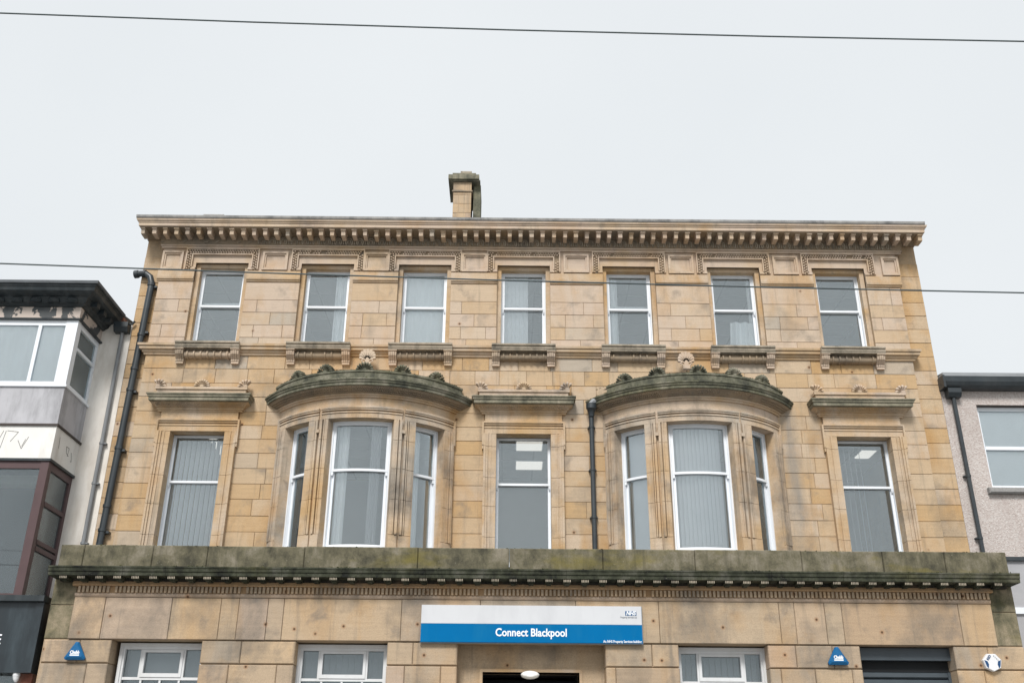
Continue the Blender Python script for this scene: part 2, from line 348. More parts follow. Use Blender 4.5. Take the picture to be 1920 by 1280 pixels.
def text_mesh(body, size, shear=0.0, bold=0.0, extr=0.002):
    cu = bpy.data.curves.new('lettering', 'FONT'); cu.body = body; cu.size = size; cu.shear = shear; cu.offset = bold; cu.extrude = extr
    cu.align_x = 'CENTER'; cu.align_y = 'CENTER'; cu.resolution_u = 3
    o = bpy.data.objects.new('lettering', cu); C.objects.link(o); bpy.context.view_layer.update()
    me = bpy.data.meshes.new_from_object(o.evaluated_get(bpy.context.evaluated_depsgraph_get()))
    bpy.data.objects.remove(o); bpy.data.curves.remove(cu); return me
def text(name, body, size, mat, x, y, z, parent, width=None, rot=0.0, **kw):
    me = text_mesh(body, size, **kw); me.materials.clear(); me.materials.append(MT[mat])
    o = place(name, me, (x, y, z), parent); o.rotation_euler = (R(90), rot, 0)
    if width:
        xs = [v.co.x for v in me.vertices]; k = width / (max(xs) - min(xs)); o.scale = (k, 1, 1)
    return o

# ------------------------------------------------------------------ ground
def struct(name, mb, mat):
    o = obj(name, mb, mat); o['kind'] = 'structure'; return o
struct('ground', bx(-900, 900, -900, 900, -0.4, -0.16), 'concrete')
struct('road', bx(-300, 300, -13.2, -4.2, -0.3, -0.12), 'asphalt')
struct('pavement', bx(-300, 300, -4.2, 0.6, -0.3, 0.0), 'paving')
struct('far_pavement', bx(-300, 300, -18.5, -13.2, -0.3, 0.0), 'paving')

# ================================================================== the stone building
B = thing('stone_building', 'wide three-storey honey sandstone building with two bow windows and mossy ledge', 'building', (0.34, 0, 0))
XL, XR = -6.38, 7.08          # main face
OL, OR = -6.75, 7.52          # outer recessed strips
TOPW = [-5.27, -3.34, -1.56, 0.24, 2.16, 4.07, 5.99]
FLAT = [-5.265, 0.245, 6.0]
BOWS = [-2.41, 3.10]
BR, BCY = 1.855, 1.105        # bow radius and centre depth

# backing walls (mortar) with openings
holes = [(c - 0.48, c + 0.48, 8.66, 10.45) for c in TOPW] + [(c - 0.52, c + 0.52, 4.9, 7.26) for c in FLAT] + [(c - 1.40, c + 1.40, 4.76, 7.62) for c in BOWS]
mb = MB()
for a, b, z0, z1 in strips(XL + 0.004, XR - 0.004, 4.6, 11.0, holes): mb.box(a, b, 0.016, 0.34, z0, z1)
obj('backing_wall', mb, 'mortar', B)
mb = MB().box(OL + 0.003, XL + 0.003, 0.136, 0.34, 4.6, 11.0).box(XR - 0.003, OR - 0.003, 0.136, 0.34, 4.6, 11.0)
mb.box(OL, OL + 0.3, 0.341, 9, 0, 11.0).box(OR - 0.3, OR, 0.341, 9, 0, 11.0).box(OL + 0.3, OR - 0.3, 8.7, 9, 0, 11.0)
obj('side_wall', mb, 'mortar', B)

G = 0.0055
def lay(x0, x1, z0, z1, y, mat, blocked=(), lens=(0.34, 0.74), name='ashlar_block', depth=0.06, jit=0.003, ch=0.005, first=None):
    segs = [(x0, x1)]
    for (a, b) in blocked:
        new = []
        for s0, s1 in segs:
            if b <= s0 or a >= s1: new.append((s0, s1)); continue
            if a > s0: new.append((s0, a))
            if b < s1: new.append((b, s1))
        segs = new
    for s0, s1 in segs:
        L = s1 - s0
        if L < 0.03: continue
        cuts = [s0]; x = s0
        while s1 - x > lens[1] * 1.15:
            x += random.uniform(*lens)
            if s1 - x < 0.16: break
            cuts.append(x)
        cuts.append(s1)
        for a, b in zip(cuts, cuts[1:]):
            yy = y + random.uniform(-jit, jit)
            obj(name, MB().block(a + (G / 2 if a > s0 else 0.001), b - (G / 2 if b < s1 else 0.001), yy, y + depth, z0 + G / 2, z1 - G / 2, ch), mat, B)
# top-floor piers: five courses between the sill band and the impost string
edges = [XL] + [v for c in TOPW for v in (c - 0.48, c + 0.48)] + [XR]
zt = [8.72, 8.955, 9.20, 9.45, 9.70, 10.06]
for i in range(0, len(edges), 2):
    a, b = edges[i], edges[i + 1]
    for k in range(5):
        L = b - a; z0, z1 = zt[k], zt[k + 1]
        if L < 0.75: pat = [[1], [0.3, 0.7], [1], [0.68, 0.32], [1]][(k + i) % 5]
        else: pat = [[0.36, 0.64], [0.24, 0.53, 0.23], [0.52, 0.48], [0.25, 0.75], [1]][k] if (i // 2) % 2 else [[0.55, 0.45], [0.27, 0.73], [0.28, 0.52, 0.20], [0.62, 0.38], [1]][k]
        x = a
        for j, p in enumerate(pat):
            q = x + p * L; y = random.uniform(-0.003, 0.003)
            obj('ashlar_block', MB().block(x + (G / 2 if j else 0.001), q - (G / 2 if j < len(pat) - 1 else 0.001), y, 0.06, z0 + G / 2, z1 - G / 2, 0.005), 'ashlar_top', B); x = q
# first-floor courses
zc = [8.62, 8.351, 8.081, 7.824, 7.56, 7.31, 7.066, 6.819, 6.552, 6.288, 6.028, 5.749, 5.485, 5.22, 4.95]
for z1, z0 in zip(zc, zc[1:]):
    bl = []
    if z0 < 7.7: bl += [(c - 1.47, c + 1.47) for c in BOWS]
    if z0 < 7.40: bl += [(c - 0.66, c + 0.66) for c in FLAT]
    elif z0 < 7.7: bl += [(c - 0.64, c + 0.64) for c in FLAT]
    lay(XL, XR, z0, z1, 0, 'ashlar', bl, lens=(0.42, 0.78) if z0 > 7.7 else (0.36, 0.62))
# outer strips, set back
z = 10.62
while z > 4.9:
    h = 0.268; 
    for a, b in ((OL, XL), (XR, OR)): obj('quoin_block', MB().block(a, b, 0.12 + random.uniform(-0.004, 0.004), 0.2, z - h + G / 2, z - G / 2, 0.006), 'ashlar', B)
    z -= h

# frieze zone of the top floor: plain wall z 10.06-10.82 with impost string, ornament frames, sunk panels
mb = MB()
for a, b, z0, z1 in strips(XL, XR, 10.062, 10.83, [(c - 0.48, c + 0.48, 10.0, 10.45) for c in TOPW]): mb.box(a, b, 0.0, 0.05, z0, z1)
obj('frieze_wall', mb, 'dressed_top', B)
for i in range(0, len(edges), 2):
    a, b = edges[i] - (0.03 if i == 0 else 0), edges[i + 1] + (0.03 if i == len(edges) - 2 else 0)
    obj('impost_string', MB().extx([(-0.0, 10.06), (-0.022, 10.07), (-0.022, 10.09), (-0.045, 10.10), (-0.05, 10.135), (-0.03, 10.14), (-0.03, 10.275), (0.0, 10.28)], a, b), 'dressed', B)
def teeth(mb, x0, x1, z0, z1, horiz, y=-0.052):
    n = int((x1 - x0 if horiz else z1 - z0) / 0.046)
    for k in range(n):
        if random.random() < 0.05: continue
        for row in (0, 1):
            if horiz:
                s = (x1 - x0) / n; cx = x0 + (k + 0.25 + 0.5 * row) * s; cz = z0 + (z1 - z0) * (0.27 + 0.46 * row); 
            else:
                s = (z1 - z0) / n; cz = z0 + (k + 0.25 + 0.5 * row) * s; cx = x0 + (x1 - x0) * (0.27 + 0.46 * row)
            h = 0.0115
            mb.add([(cx - h, -0.010, cz - h), (cx + h, -0.010, cz - h), (cx + h, -0.010, cz + h), (cx - h, -0.010, cz + h), (cx - h, y, cz - h), (cx + h, y, cz - h), (cx + h, y, cz + h), (cx - h, y, cz + h)], [(4, 5, 6, 7), (0, 1, 5, 4), (1, 2, 6, 5), (2, 3, 7, 6), (3, 0, 4, 7)])
for c in TOPW:
    x0, x1 = c - 0.67, c + 0.67; mb = MB()
    # sunk bed of the carved band, its outer and inner fillets, and the feet that turn in at the bottom
    for a, b, q0, q1, y in ((x0, x1, 10.705, 10.735, -0.06), (x0, x0 + 0.022, 10.30, 10.705, -0.055), (x1 - 0.022, x1, 10.30, 10.705, -0.055),
                            (x0 + 0.11, x1 - 0.11, 10.598, 10.62, -0.05), (x0 + 0.11, x0 + 0.13, 10.345, 10.598, -0.05), (x1 - 0.13, x1 - 0.11, 10.345, 10.598, -0.05),
                            (x0 + 0.11, c - 0.48, 10.30, 10.345, -0.035), (c + 0.48, x1 - 0.11, 10.30, 10.345, -0.035)):
        mb.box(a, b, y, 0.002, q0, q1)
    o = obj('ornament_frame', mb, 'dressed_top', B); bd_ = MB()
    for a, b, q0, q1 in ((x0 + 0.022, x1 - 0.022, 10.62, 10.705), (x0 + 0.022, x0 + 0.11, 10.30, 10.62), (x1 - 0.11, x1 - 0.022, 10.30, 10.62)): bd_.box(a, b, -0.012, 0.002, q0, q1)
    obj('band_bed', bd_, 'soot_and_shade', o)  # dark bed colour paints in the shade between the carved teeth
    t = MB(); teeth(t, x0 + 0.022, x1 - 0.022, 10.622, 10.704, True); teeth(t, x0 + 0.022, x0 + 0.11, 10.30, 10.62, False); teeth(t, x1 - 0.11, x1 - 0.022, 10.30, 10.62, False)
    obj('carved_band', t, 'dressed_top', o, kind='stuff')
pcs = [(XL + 0.20, 0.13)] + [((a + b) / 2, 0.17) for a, b in zip(TOPW, TOPW[1:])] + [(XR - 0.13, 0.095)]
for c, h in pcs:
    mb = MB(); z0, z1 = 10.355, 10.61
    for i, (e, y) in enumerate(((0.062, -0.05), (0.026, -0.028))):
        w2 = h + e; lo, hi = z0 - e, z1 + e; w1 = h + (0.026 if i == 0 else 0); l1, h1 = z0 - (0.026 if i == 0 else 0), z1 + (0.026 if i == 0 else 0)
        for a in ((c - w2, c + w2, h1, hi), (c - w2, c + w2, lo, l1), (c - w2, c - w1, l1, h1), (c + w1, c + w2, l1, h1)): mb.box(a[0], a[1], y, 0.002, a[2], a[3])
    obj('sunk_panel', mb, 'dressed_top', B)
# main cornice: bed mould, carved frieze, modillions, corona, gutter stone
path = [(XL, 1.4), (XL, 0), (XR + 0.07, 0), (XR + 0.07, 1.4)]
obj('bed_mould', MB().ret([(-0.05, 10.735), (0.035, 10.735), (0.035, 10.765), (0.055, 10.775), (0.055, 10.80), (-0.05, 10.80)], path), 'dressed_top', B)
obj('cornice_frieze', MB().ret([(-0.05, 10.80), (0.045, 10.80), (0.075, 10.96), (0.11, 10.985), (0.11, 11.0), (-0.05, 11.0)], path), 'soot_and_shade', B)
egg = MB(); x = XL - 0.02; k = 0
while x < XR + 0.02:
    zone = math.sin(x * 1.3) + math.sin(x * 0.47 + 1)
    if zone > -0.75:
        for rr in (0.062, 0.03):
            pts = [(x + rr * math.cos(t), -0.078 - 0.014 * math.sin(t), 10.862 + rr * 1.1 * math.sin(t)) for t in [math.pi * (-0.25 + 1.5 * q / 10) for q in range(11)]]
            egg.tube(pts, 0.0125 if rr > 0.05 else 0.009, 5)
        egg.tube([(x + 0.1, -0.07, 10.82), (x + 0.1, -0.082, 10.92)], [0.012, 0.006], 5)
    elif random.random() < 0.6: egg.tube([(x - 0.04, -0.07, 10.835), (x + 0.03, -0.075, 10.85 + random.uniform(0, 0.03))], 0.009, 5)
    x += 0.2015
obj('carved_roundels', egg, 'sill_stone', B, kind='stuff')
md = MB().extx([(0.0, 10.872), (-0.16, 10.868), (-0.205, 10.872), (-0.215, 10.955), (-0.235, 10.962), (-0.235, 10.992), (0.0, 10.992)], -0.036, 0.036)
md.box(-0.046, 0.046, -0.245, 0.0, 10.962, 10.992)
mod_me, mc = mesh_of(md, 'modillion', 'ashlar_top')
x = -6.695
while x < 7.5:
    mo = place('modillion', mod_me, (x + mc[0] + random.uniform(-.005, .005), mc[1] - 0.105 + random.choice((0, 0, 0, 0.01, 0.03)), mc[2] + random.uniform(-0.004, 0.004)), B); mo.scale = (random.uniform(.9, 1.06), 1, 1); mo.rotation_euler = (0, random.uniform(-.03, .03), 0); x += 0.2022
obj('cornice_soffit', MB().ret([(0.02, 10.984), (0.36, 10.984), (0.36, 10.9915), (0.02, 10.9915)], path), 'soot_and_shade', B)
cor = [(-0.05, 10.992), (0.37, 10.992), (0.385, 11.0), (0.385, 11.06), (0.40, 11.065), (0.40, 11.085), (0.42, 11.095), (0.43, 11.13), (-0.05, 11.13)]
obj('corona', MB().ret(cor, path), 'dressed_top', B)
obj('gutter_stone', MB().extx([(0.3, 11.13), (-0.435, 11.13), (-0.45, 11.15), (-0.455, 11.185), (-0.43, 11.195), (0.3, 11.24)], XL - 0.43, XR + 0.46), 'roof_edge', B)
obj('coping_lump', MB().block(-5.62, -5.25, -0.40, -0.1, 11.20, 11.25, 0.02), 'roof_edge', B)
obj('roof', MB().add([(OL - .1, 0.3, 11.1), (OR + .1, 0.3, 11.1), (OR + .1, 9.1, 11.1), (OL - .1, 9.1, 11.1), (OL + 3, 4.6, 12.3), (OR - 3, 4.6, 12.3)],
    [(0, 1, 5, 4), (1, 2, 5), (2, 3, 4, 5), (3, 0, 4), (3, 2, 1, 0)]), 'slate', B)

# sill band and sills
SB = [(-0.0, 8.60), (-0.03, 8.605), (-0.03, 8.635), (-0.055, 8.645), (-0.055, 8.675), (-0.10, 8.69), (-0.10, 8.74), (-0.125, 8.745), (-0.13, 8.785), (0.0, 8.80)]
obj('sill_band', MB().ret([(-y, z) for y, z in SB] + [(-0.1, 8.80), (-0.1, 8.60)], [(XL, 0.11), (XL, 0), (XR, 0), (XR, 0.11)]), 'dressed', B)
brk = MB()
for k in range(4):                                           # scrolled console with flutes
    xo = -0.070 + k * 0.0355; y = 0.008 * (k in (0, 3))
    pr = [(0.0, 8.455), (-0.055 + y, 8.452), (-0.075 + y, 8.475), (-0.068 + y, 8.50), (-0.10 + y, 8.53), (-0.15 + y, 8.575), (-0.165 + y, 8.625), (-0.15 + y, 8.665), (0.0, 8.668)]
    brk.extx(pr, xo, xo + 0.031)
brk.box(-0.064, 0.064, -0.06, 0.0, 8.425, 8.4575); brk.box(-0.076, 0.076, -0.178, 0.0, 8.652, 8.672)
brk_me, bc = mesh_of(brk, 'bracket', 'dressed_top')
for i, c in enumerate(TOPW):
    h = 0.557
    s = obj('sill', MB().extx([(0.30, 8.672), (-0.185, 8.672), (-0.19, 8.70), (-0.20, 8.705), (-0.20, 8.745), (-0.225, 8.755), (-0.225, 8.785), (0.30, 8.81)], c - h, c + h), 'sill_stone', B)
    for d in (-1, 1): place('bracket', brk_me, (c + d * (h - 0.075) + bc[0], bc[1], bc[2]), s)
    bl = MB(); x0, x1 = c - h + 0.15, c + h - 0.15
    arcp = [(0.0, 8.665)] + [(-0.06 - 0.055 * math.cos(t), 8.59 + 0.062 * math.sin(t)) for t in [math.pi * (0.5 - q / 8) for q in range(9)]] + [(0.0, 8.53)]
    bl.extx(arcp, x0, x1)
    ap2 = [(y * 1.2 if y < 0 else y, 8.598 + (z - 8.598) * 1.18) for y, z in arcp]
    for k in range(7): 
        if random.random() < 0.85: xx = x0 + (x1 - x0) * (k + 0.5) / 7; bl.extx(ap2, xx - 0.012, xx + 0.012)
    obj('bolster', bl, 'soot_and_shade' if i not in (0,) else 'dressed_top', s, smooth=True)

# sash windows
def sash_window(c, half, y, z0, z1, zm, up_off=0.0, parent=B, horn=True, bottom=0.07):
    f = MB(); fw = 0.045
    f.box(c - half, c - half + fw, y, y + 0.11, z0, z1).box(c + half - fw, c + half, y, y + 0.11, z0, z1)
    f.box(c - half + fw, c + half - fw, y, y + 0.11, z1 - fw, z1).box(c - half + fw, c + half - fw, y, y + 0.11, z0, z0 + 0.03)
    wdw = obj('window', f, 'white_frame', parent); a, b = c - half + fw + 0.001, c + half - fw - 0.001
    for nm, q0, q1, yy, lo in (('upper', zm - 0.02, z1 - fw - 0.001, y + 0.018, 0.038), ('lower', z0 + 0.031, zm + 0.02, y + 0.062, bottom)):
        s = MB(); sw = 0.04
        s.box(a, a + sw, yy, yy + 0.04, q0, q1).box(b - sw, b, yy, yy + 0.04, q0, q1).box(a + sw, b - sw, yy, yy + 0.04, q1 - 0.04, q1).box(a + sw, b - sw, yy, yy + 0.04, q0, q0 + lo)
        if nm == 'upper' and horn:
            for xx in (a, b - 0.03): s.extx([(yy + 0.002, q0), (yy + 0.036, q0), (yy + 0.036, q0 - 0.05), (yy + 0.02, q0 - 0.07), (yy + 0.006, q0 - 0.04)], xx, xx + 0.03)
        so_ = obj('sash', s, 'white_frame', wdw)
        p = MB().box(a + sw - 0.004, b - sw + 0.004, yy + 0.017, yy + 0.023, q0 + lo - 0.004, q1 - 0.036)
        obj('pane', p, 'glass', wdw)
    return wdw
for i, c in enumerate(TOPW):
    l = MB()                                                 # stepped stone lining of the opening
    l.box(c - 0.48, c - 0.405, 0.075, 0.33, 8.66, 10.385).box(c + 0.405, c + 0.48, 0.075, 0.33, 8.66, 10.385).box(c - 0.48, c + 0.48, 0.075, 0.33, 10.385, 10.449)
    obj('window_lining', l, 'dressed', B)
    sash_window(c, 0.43, 0.20, 8.80, 10.42, 9.675)
    if i in (0, 4):                                          # a lowered second rail seen in these two upper sashes
        obj('secondary_rail', bx(c - 0.36, c + 0.36, 0.335, 0.36, 9.76, 9.79), 'white_frame', B)

# flat first-floor windows: architrave, frieze, hood and antefixes
def fan(rad, n=9, thick=0.05, full=True, half=0):
    m = MB(); a0, a1 = (8, 172)
    if half == -1: a0, a1 = (60, 175)
    if half == 1: a0, a1 = (5, 120)
    for k in range(n):
        a = R(a0 + (a1 - a0) * k / (n - 1)); ca, sa = math.cos(a), math.sin(a); w = rad * 1.9 / n * (a1 - a0) / 164
        prof = [(0.22, 0.12), (0.55, 0.36), (0.8, 0.62), (0.93, 0.56), (1.0, 0.22), (1.0, -0.22), (0.93, -0.56), (0.8, -0.62), (0.55, -0.36), (0.22, -0.12)]
        P = [(rad * t * ca - w * q * sa * 0.98, rad * t * sa + w * q * ca * 0.98) for t, q in prof]
        n0 = len(P); vs = [(x, -thick / 2, z) for x, z in P] + [(x, thick / 2, z) for x, z in P] + [(rad * 0.62 * ca, -thick * 0.85, rad * 0.62 * sa)]
        m.add(vs, [(i, (i + 1) % n0, n0 + (i + 1) % n0, n0 + i) for i in range(n0)] + [((i + 1) % n0, i, 2 * n0) for i in range(n0)] + [tuple(range(n0, 2 * n0))])
    m.tube([(rad * 0.28 * math.cos(R(t)), -thick * 0.2, rad * 0.28 * math.sin(R(t))) for t in range(0, 181, 30)], rad * 0.07, 5)
    m.box(-rad * 0.22, rad * 0.22, -thick * 0.5, thick * 0.4, -0.01, rad * 0.22)
    return m
FAN_S = mesh_of(fan(0.135, 9, 0.07), 'antefix', 'dressed_top', center=Vector((0, 0, 0)))[0]
FAN_L = mesh_of(fan(0.135, 5, 0.07, half=1), 'antefix', 'dressed_top', center=Vector((0, 0, 0)))[0]
FAN_R = mesh_of(fan(0.135, 5, 0.07, half=-1), 'antefix', 'dressed_top', center=Vector((0, 0, 0)))[0]
FAN_B = mesh_of(fan(0.145, 9, 0.10), 'antefix', 'green_bow', center=Vector((0, 0, 0)))[0]
def carve(mb, pts_fn, n, y_in):                               # lumpy carved leaf course on a sloping bed
    for k in range(n):
        for r in range(3):
            t = (k + 0.5 * (r % 2) + 0.25) / n; p = pts_fn(t, 0.2 + 0.3 * r); h = 0.017
            mb.add([(p[0] - h, p[1], p[2] - h), (p[0] + h, p[1], p[2] - h), (p[0] + h, p[1] - 0.006, p[2] + h), (p[0] - h, p[1] - 0.006, p[2] + h), (p[0], p[1] - y_in, p[2] - 0.006)], [(0, 1, 4), (1, 2, 4), (2, 3, 4), (3, 0, 4)])
for c in FLAT:
    mb = MB()
    for d in (-1, 1):                                        # jambs in stones: flat, step and raised outer fillet, with an ear at the top
        zb = 4.95
        for z0, z1 in ((4.95, 5.42), (5.42, 5.93), (5.93, 6.42), (6.42, 6.96), (6.96, 7.187)):
            g = 0.003
            for a, b, y in ((0.46, 0.545, -0.042), (0.545, 0.57, -0.055), (0.57, 0.60, -0.042), (0.60, 0.635, -0.068), (0.635, 0.672, -0.088)):
                e = 0.0
                mb.box(min(c + d * a, c + d * b), max(c + d * a, c + d * b), y + random.uniform(-.002, .002), 0.33 if a < 0.5 else 0.05, z0 + g, z1 - g)
        mb.box(min(c + d * 0.672, c + d * 0.70), max(c + d * 0.672, c + d * 0.70), -0.086, 0.03, 6.98, 7.39)
        mb.box(min(c + d * 0.675, c + d * 0.697), max(c + d * 0.675, c + d * 0.697), -0.075, 0.03, 6.91, 6.975)
    for z0, z1, y, w2 in ((7.19, 7.285, -0.042, 0.672), (7.285, 7.31, -0.055, 0.672), (7.31, 7.335, -0.045, 0.672), (7.335, 7.365, -0.07, 0.672), (7.365, 7.40, -0.09, 0.672)):
        mb.box(c - w2, c + w2, y, 0.33 if z0 < 7.2 else 0.05, z0, z1)
    obj('architrave', mb, 'dressed', B)
    obj('hood_frieze', bx(c - 0.655, c + 0.655, -0.05, 0.05, 7.40, 7.532), 'dressed', B)
    hp = [(0.0, 7.532), (0.062, 7.532), (0.062, 7.555), (0.082, 7.562), (0.082, 7.592), (0.10, 7.60), (0.0, 7.60)]
    hpth = [(c - 0.655, 0.02), (c - 0.655, 0.0), (c + 0.655, 0.0), (c + 0.655, 0.02)]
    hood = obj('window_hood', MB().ret([(0.0, 7.665), (0.235, 7.665), (0.245, 7.672), (0.245, 7.725), (0.262, 7.73), (0.27, 7.765), (0.285, 7.772), (0.285, 7.792), (0.0, 7.81)],
                                      [(c - 0.60, 0.02), (c - 0.60, 0.0), (c + 0.60, 0.0), (c + 0.60, 0.02)]), 'green_hood', B)
    obj('bed_moulding', MB().ret(hp, hpth), 'dressed', hood)
    cv = MB().ret([(0.0, 7.60), (0.10, 7.60), (0.12, 7.625), (0.165, 7.652), (0.18, 7.664), (0.0, 7.664)], hpth)
    carve(cv, lambda t, q: (c - 0.74 + 1.48 * t, -0.10 - 0.07 * q, 7.604 + 0.055 * q), 36, 0.014)
    obj('carved_course', cv, 'dressed', hood)
    obj('blocking_course', MB().box(c - 0.76, c + 0.76, -0.15, 0.03, 7.80, 7.90).box(c - 0.785, c + 0.785, -0.175, 0.03, 7.90, 7.945), 'dressed_top', hood)
    for xx, me in ((c - 0.70, FAN_L), (c, FAN_S), (c + 0.70, FAN_R)): place('antefix', me, (xx + (-.045 if me is FAN_L else .045 if me is FAN_R else 0), -0.14, 7.952), hood)
    sash_window(c, 0.50, 0.18, 4.96, 7.235, 6.375, bottom=0.09)

# bow windows
def arch_fan_positions(): return (-37, -19.5, 0.5, 19, 37.5)
def bow(c, idx):
    A = 56.0; m = MB(); z0 = 4.76
    piers = ((-A, -45.5), (-28, -16.6), (16.6, 28), (45.5, A))
    for a0, a1 in piers: m.arcbox(c, BCY, 1.60, BR, a0, a1, z0, 7.19)
    for a0, a1 in ((-45.5, -28), (-16.6, 16.6), (28, 45.5)): m.arcbox(c, BCY, 1.60, BR, a0, a1, z0, 5.05)
    body = obj('bow_window', m, 'bow_stone', B, smooth=True)
    obj('lintel_ring', MB().arcbox(c, BCY, 1.60, BR - 0.001, -A - 3, A + 3, 7.192, 7.545, 40), 'dressed' if idx == 0 else 'dressed_top', body, smooth=True)
    ln = MB()
    for d in (-1, 1): ln.box(min(c + d * 1.36, c + d * 1.399), max(c + d * 1.36, c + d * 1.399), 0.0, 0.344, 4.78, 7.60)
    for a0, a1 in ((-A, -44.9), (-28.6, -16.0), (16.0, 28.6), (44.9, A)): ln.arcbox(c, BCY, 1.575, 1.599, a0, a1, 4.78, 7.2)
    obj('inner_lining', ln, 'room_paint', body)
    # moulded architraves: raised strips with joints between their stones
    st = MB()
    def vstrip(a0, a1, p, za=5.30, zb=7.19):
        zs = [za, 5.86, 6.36, 6.84, zb]
        for q0, q1 in zip(zs, zs[1:]): st.arcbox(c, BCY, BR - 0.02, BR + p + random.uniform(-0.003, 0.003), a0, a1, q0 + 0.003, q1 - 0.003, 1)
    for d in (-1, 1):
        for a, b, p in ((16.65, 18.3, 0.022), (18.3, 18.9, 0.036), (19.5, 20.7, 0.048), (22.0, 23.1, 0.048), (23.6, 24.2, 0.036), (24.6, 27.95, 0.022),
                        (45.55, 48.2, 0.022), (48.4, 49.2, 0.036), (49.8, 51.2, 0.05)):
            vstrip(*(sorted((d * a, d * b))), p)
        # top runs
        for z0_, z1_, p in ((7.19, 7.275, 0.022), (7.275, 7.30, 0.036), (7.325, 7.352, 0.04), (7.352, 7.385, 0.052)):
            lo, hi = (22.0, 51.2)
            st.arcbox(c, BCY, BR - 0.02, BR + p, *sorted((d * lo, d * hi)), z0_ + 0.001, z1_ - 0.001, 10)
        st.arcbox(c, BCY, BR - 0.02, BR + 0.055, *sorted((d * 51.2, d * 52.2)), 6.95, 7.385, 1)
        st.arcbox(c, BCY, BR - 0.02, BR + 0.07, *sorted((d * 20.5, d * 22.2)), 6.955, 7.01, 1)
        for a, b in ((16.7, 20.9), (21.8, 27.9), (45.6, 51.5)): st.arcbox(c, BCY, BR - 0.02, BR + 0.03, *sorted((d * a, d * b)), 4.9, 5.295, 2)
    for z0_, z1_, p in ((7.19, 7.275, 0.022), (7.275, 7.30, 0.036), (7.325, 7.352, 0.04), (7.352, 7.385, 0.052)):
        st.arcbox(c, BCY, BR - 0.02, BR + p, -20.7, 20.7, z0_ + 0.001, z1_ - 0.001, 14)
    obj('architrave', st, 'bow_stone', body)
    E2 = 62
    obj('bed_moulding', MB().arc(c, BCY, [(1.7, 7.545), (BR + 0.03, 7.545), (BR + 0.03, 7.57), (BR + 0.055, 7.578), (BR + 0.055, 7.605), (1.7, 7.605)], -E2 + 2, E2 - 2, 48), 'dressed', body)
    cv = MB().arc(c, BCY, [(1.7, 7.605), (BR + 0.06, 7.605), (BR + 0.10, 7.63), (BR + 0.17, 7.672), (BR + 0.19, 7.685), (1.7, 7.685)], -E2 + 2, E2 - 2, 48)
    for k in range(110):
        for r in range(3):
            if idx == 1 and abs(k - 62) < 26 and random.random() < 0.75: continue
            a = R(-56 + 112 * (k + 0.5 * (r % 2)) / 110); q = 0.2 + 0.3 * r; rr = BR + 0.06 + 0.12 * q; zz = 7.606 + 0.072 * q
            px, py = c + rr * math.sin(a), BCY - rr * math.cos(a); tx, ty = math.cos(a) * 0.016, math.sin(a) * 0.016; ox, oy = math.sin(a), -math.cos(a)
            cv.add([(px - tx, py - ty, zz - 0.015), (px + tx, py + ty, zz - 0.015), (px + tx + ox * .012, py + ty + oy * .012, zz + 0.015), (px - tx + ox * .012, py - ty + oy * .012, zz + 0.015), (px + ox * 0.022, py + oy * 0.022, zz - 0.008)], [(0, 1, 4), (1, 2, 4), (2, 3, 4), (3, 0, 4)])
    obj('carved_course', cv, 'soot_and_shade', body)
    obj('cornice', MB().arc(c, BCY, [(1.7, 7.685), (BR + 0.205, 7.685), (BR + 0.213, 7.692), (BR + 0.213, 7.735), (BR + 0.228, 7.74), (BR + 0.237, 7.772), (BR + 0.25, 7.778), (BR + 0.25, 7.802), (BR + 0.13, 7.825), (1.7, 7.825)], -E2, E2, 56), 'green_bow', body)
    obj('blocking_course', MB().arc(c, BCY, [(1.7, 7.82), (BR + 0.12, 7.82), (BR + 0.12, 7.945), (BR + 0.135, 7.95), (BR + 0.135, 7.985), (BR + 0.11, 7.995), (1.7, 7.995)], -54 if idx == 0 else -47, 54, 48), 'green_bow', body)
    # shallow stone roof behind the blocking course
    rf = MB(); ring = [(c + 1.9 * math.sin(R(a)), BCY - 1.9 * math.cos(R(a)), 7.99) for a in range(-52, 53, 8)]
    n = len(ring); rf.add(ring + [(c, 0.03, 8.36)], [(i, i + 1, n) for i in range(n - 1)]); rf.add([ring[0], ring[-1], (c, 0.03, 8.36)], [(0, 1, 2)])
    obj('bow_roof', rf, 'dressed_top' if idx == 0 else 'lead', body)
    for k, a in enumerate(arch_fan_positions()):
        o = place('antefix', FAN_B, (c + (BR + 0.07) * math.sin(R(a)), BCY - (BR + 0.07) * math.cos(R(a)), 7.99), body); o.rotation_euler = (0, 0, R(a))
    for a, zf in ((-53, 7.86), (53, 7.86)):
        if idx == 1 and a < 0: continue
        o = place('antefix', FAN_B, (c + (BR + 0.02) * math.sin(R(a)), BCY - (BR + 0.02) * math.cos(R(a)), zf), body); o.rotation_euler = (0, 0, R(a)); o.scale = (0.8, 1, 0.8)
    # palmette standing against the wall at the crown of the roof
    pm = MB()
    for k in range(9):
        a = R(20 + 140 * k / 8); L = 0.15 + 0.06 * math.sin(R(180 * k / 8)); ca, sa = math.cos(a), math.sin(a)
        pr = [(0.2, 0.014), (0.7, 0.022), (0.93, 0.026), (1.0, 0.0), (0.93, -0.026), (0.7, -0.022), (0.2, -0.014)]
        P = [(L * t * ca - q * sa, 0.09 + L * t * sa + q * ca) for t, q in pr]; pm.exty(P, -0.03, 0.03)
    for d in (-1, 1): pm.tube([(d * (0.055 + 0.045 * math.cos(t) * (1 - t / 9)), -0.02, 0.06 + 0.045 * math.sin(t) * (1 - t / 9)) for t in [q * 0.6 for q in range(12)]], 0.013, 6)
    pm.box(-0.06, 0.06, -0.045, 0.04, -0.03, 0.03).box(-0.035, 0.035, -0.03, 0.03, 0.03, 0.16)
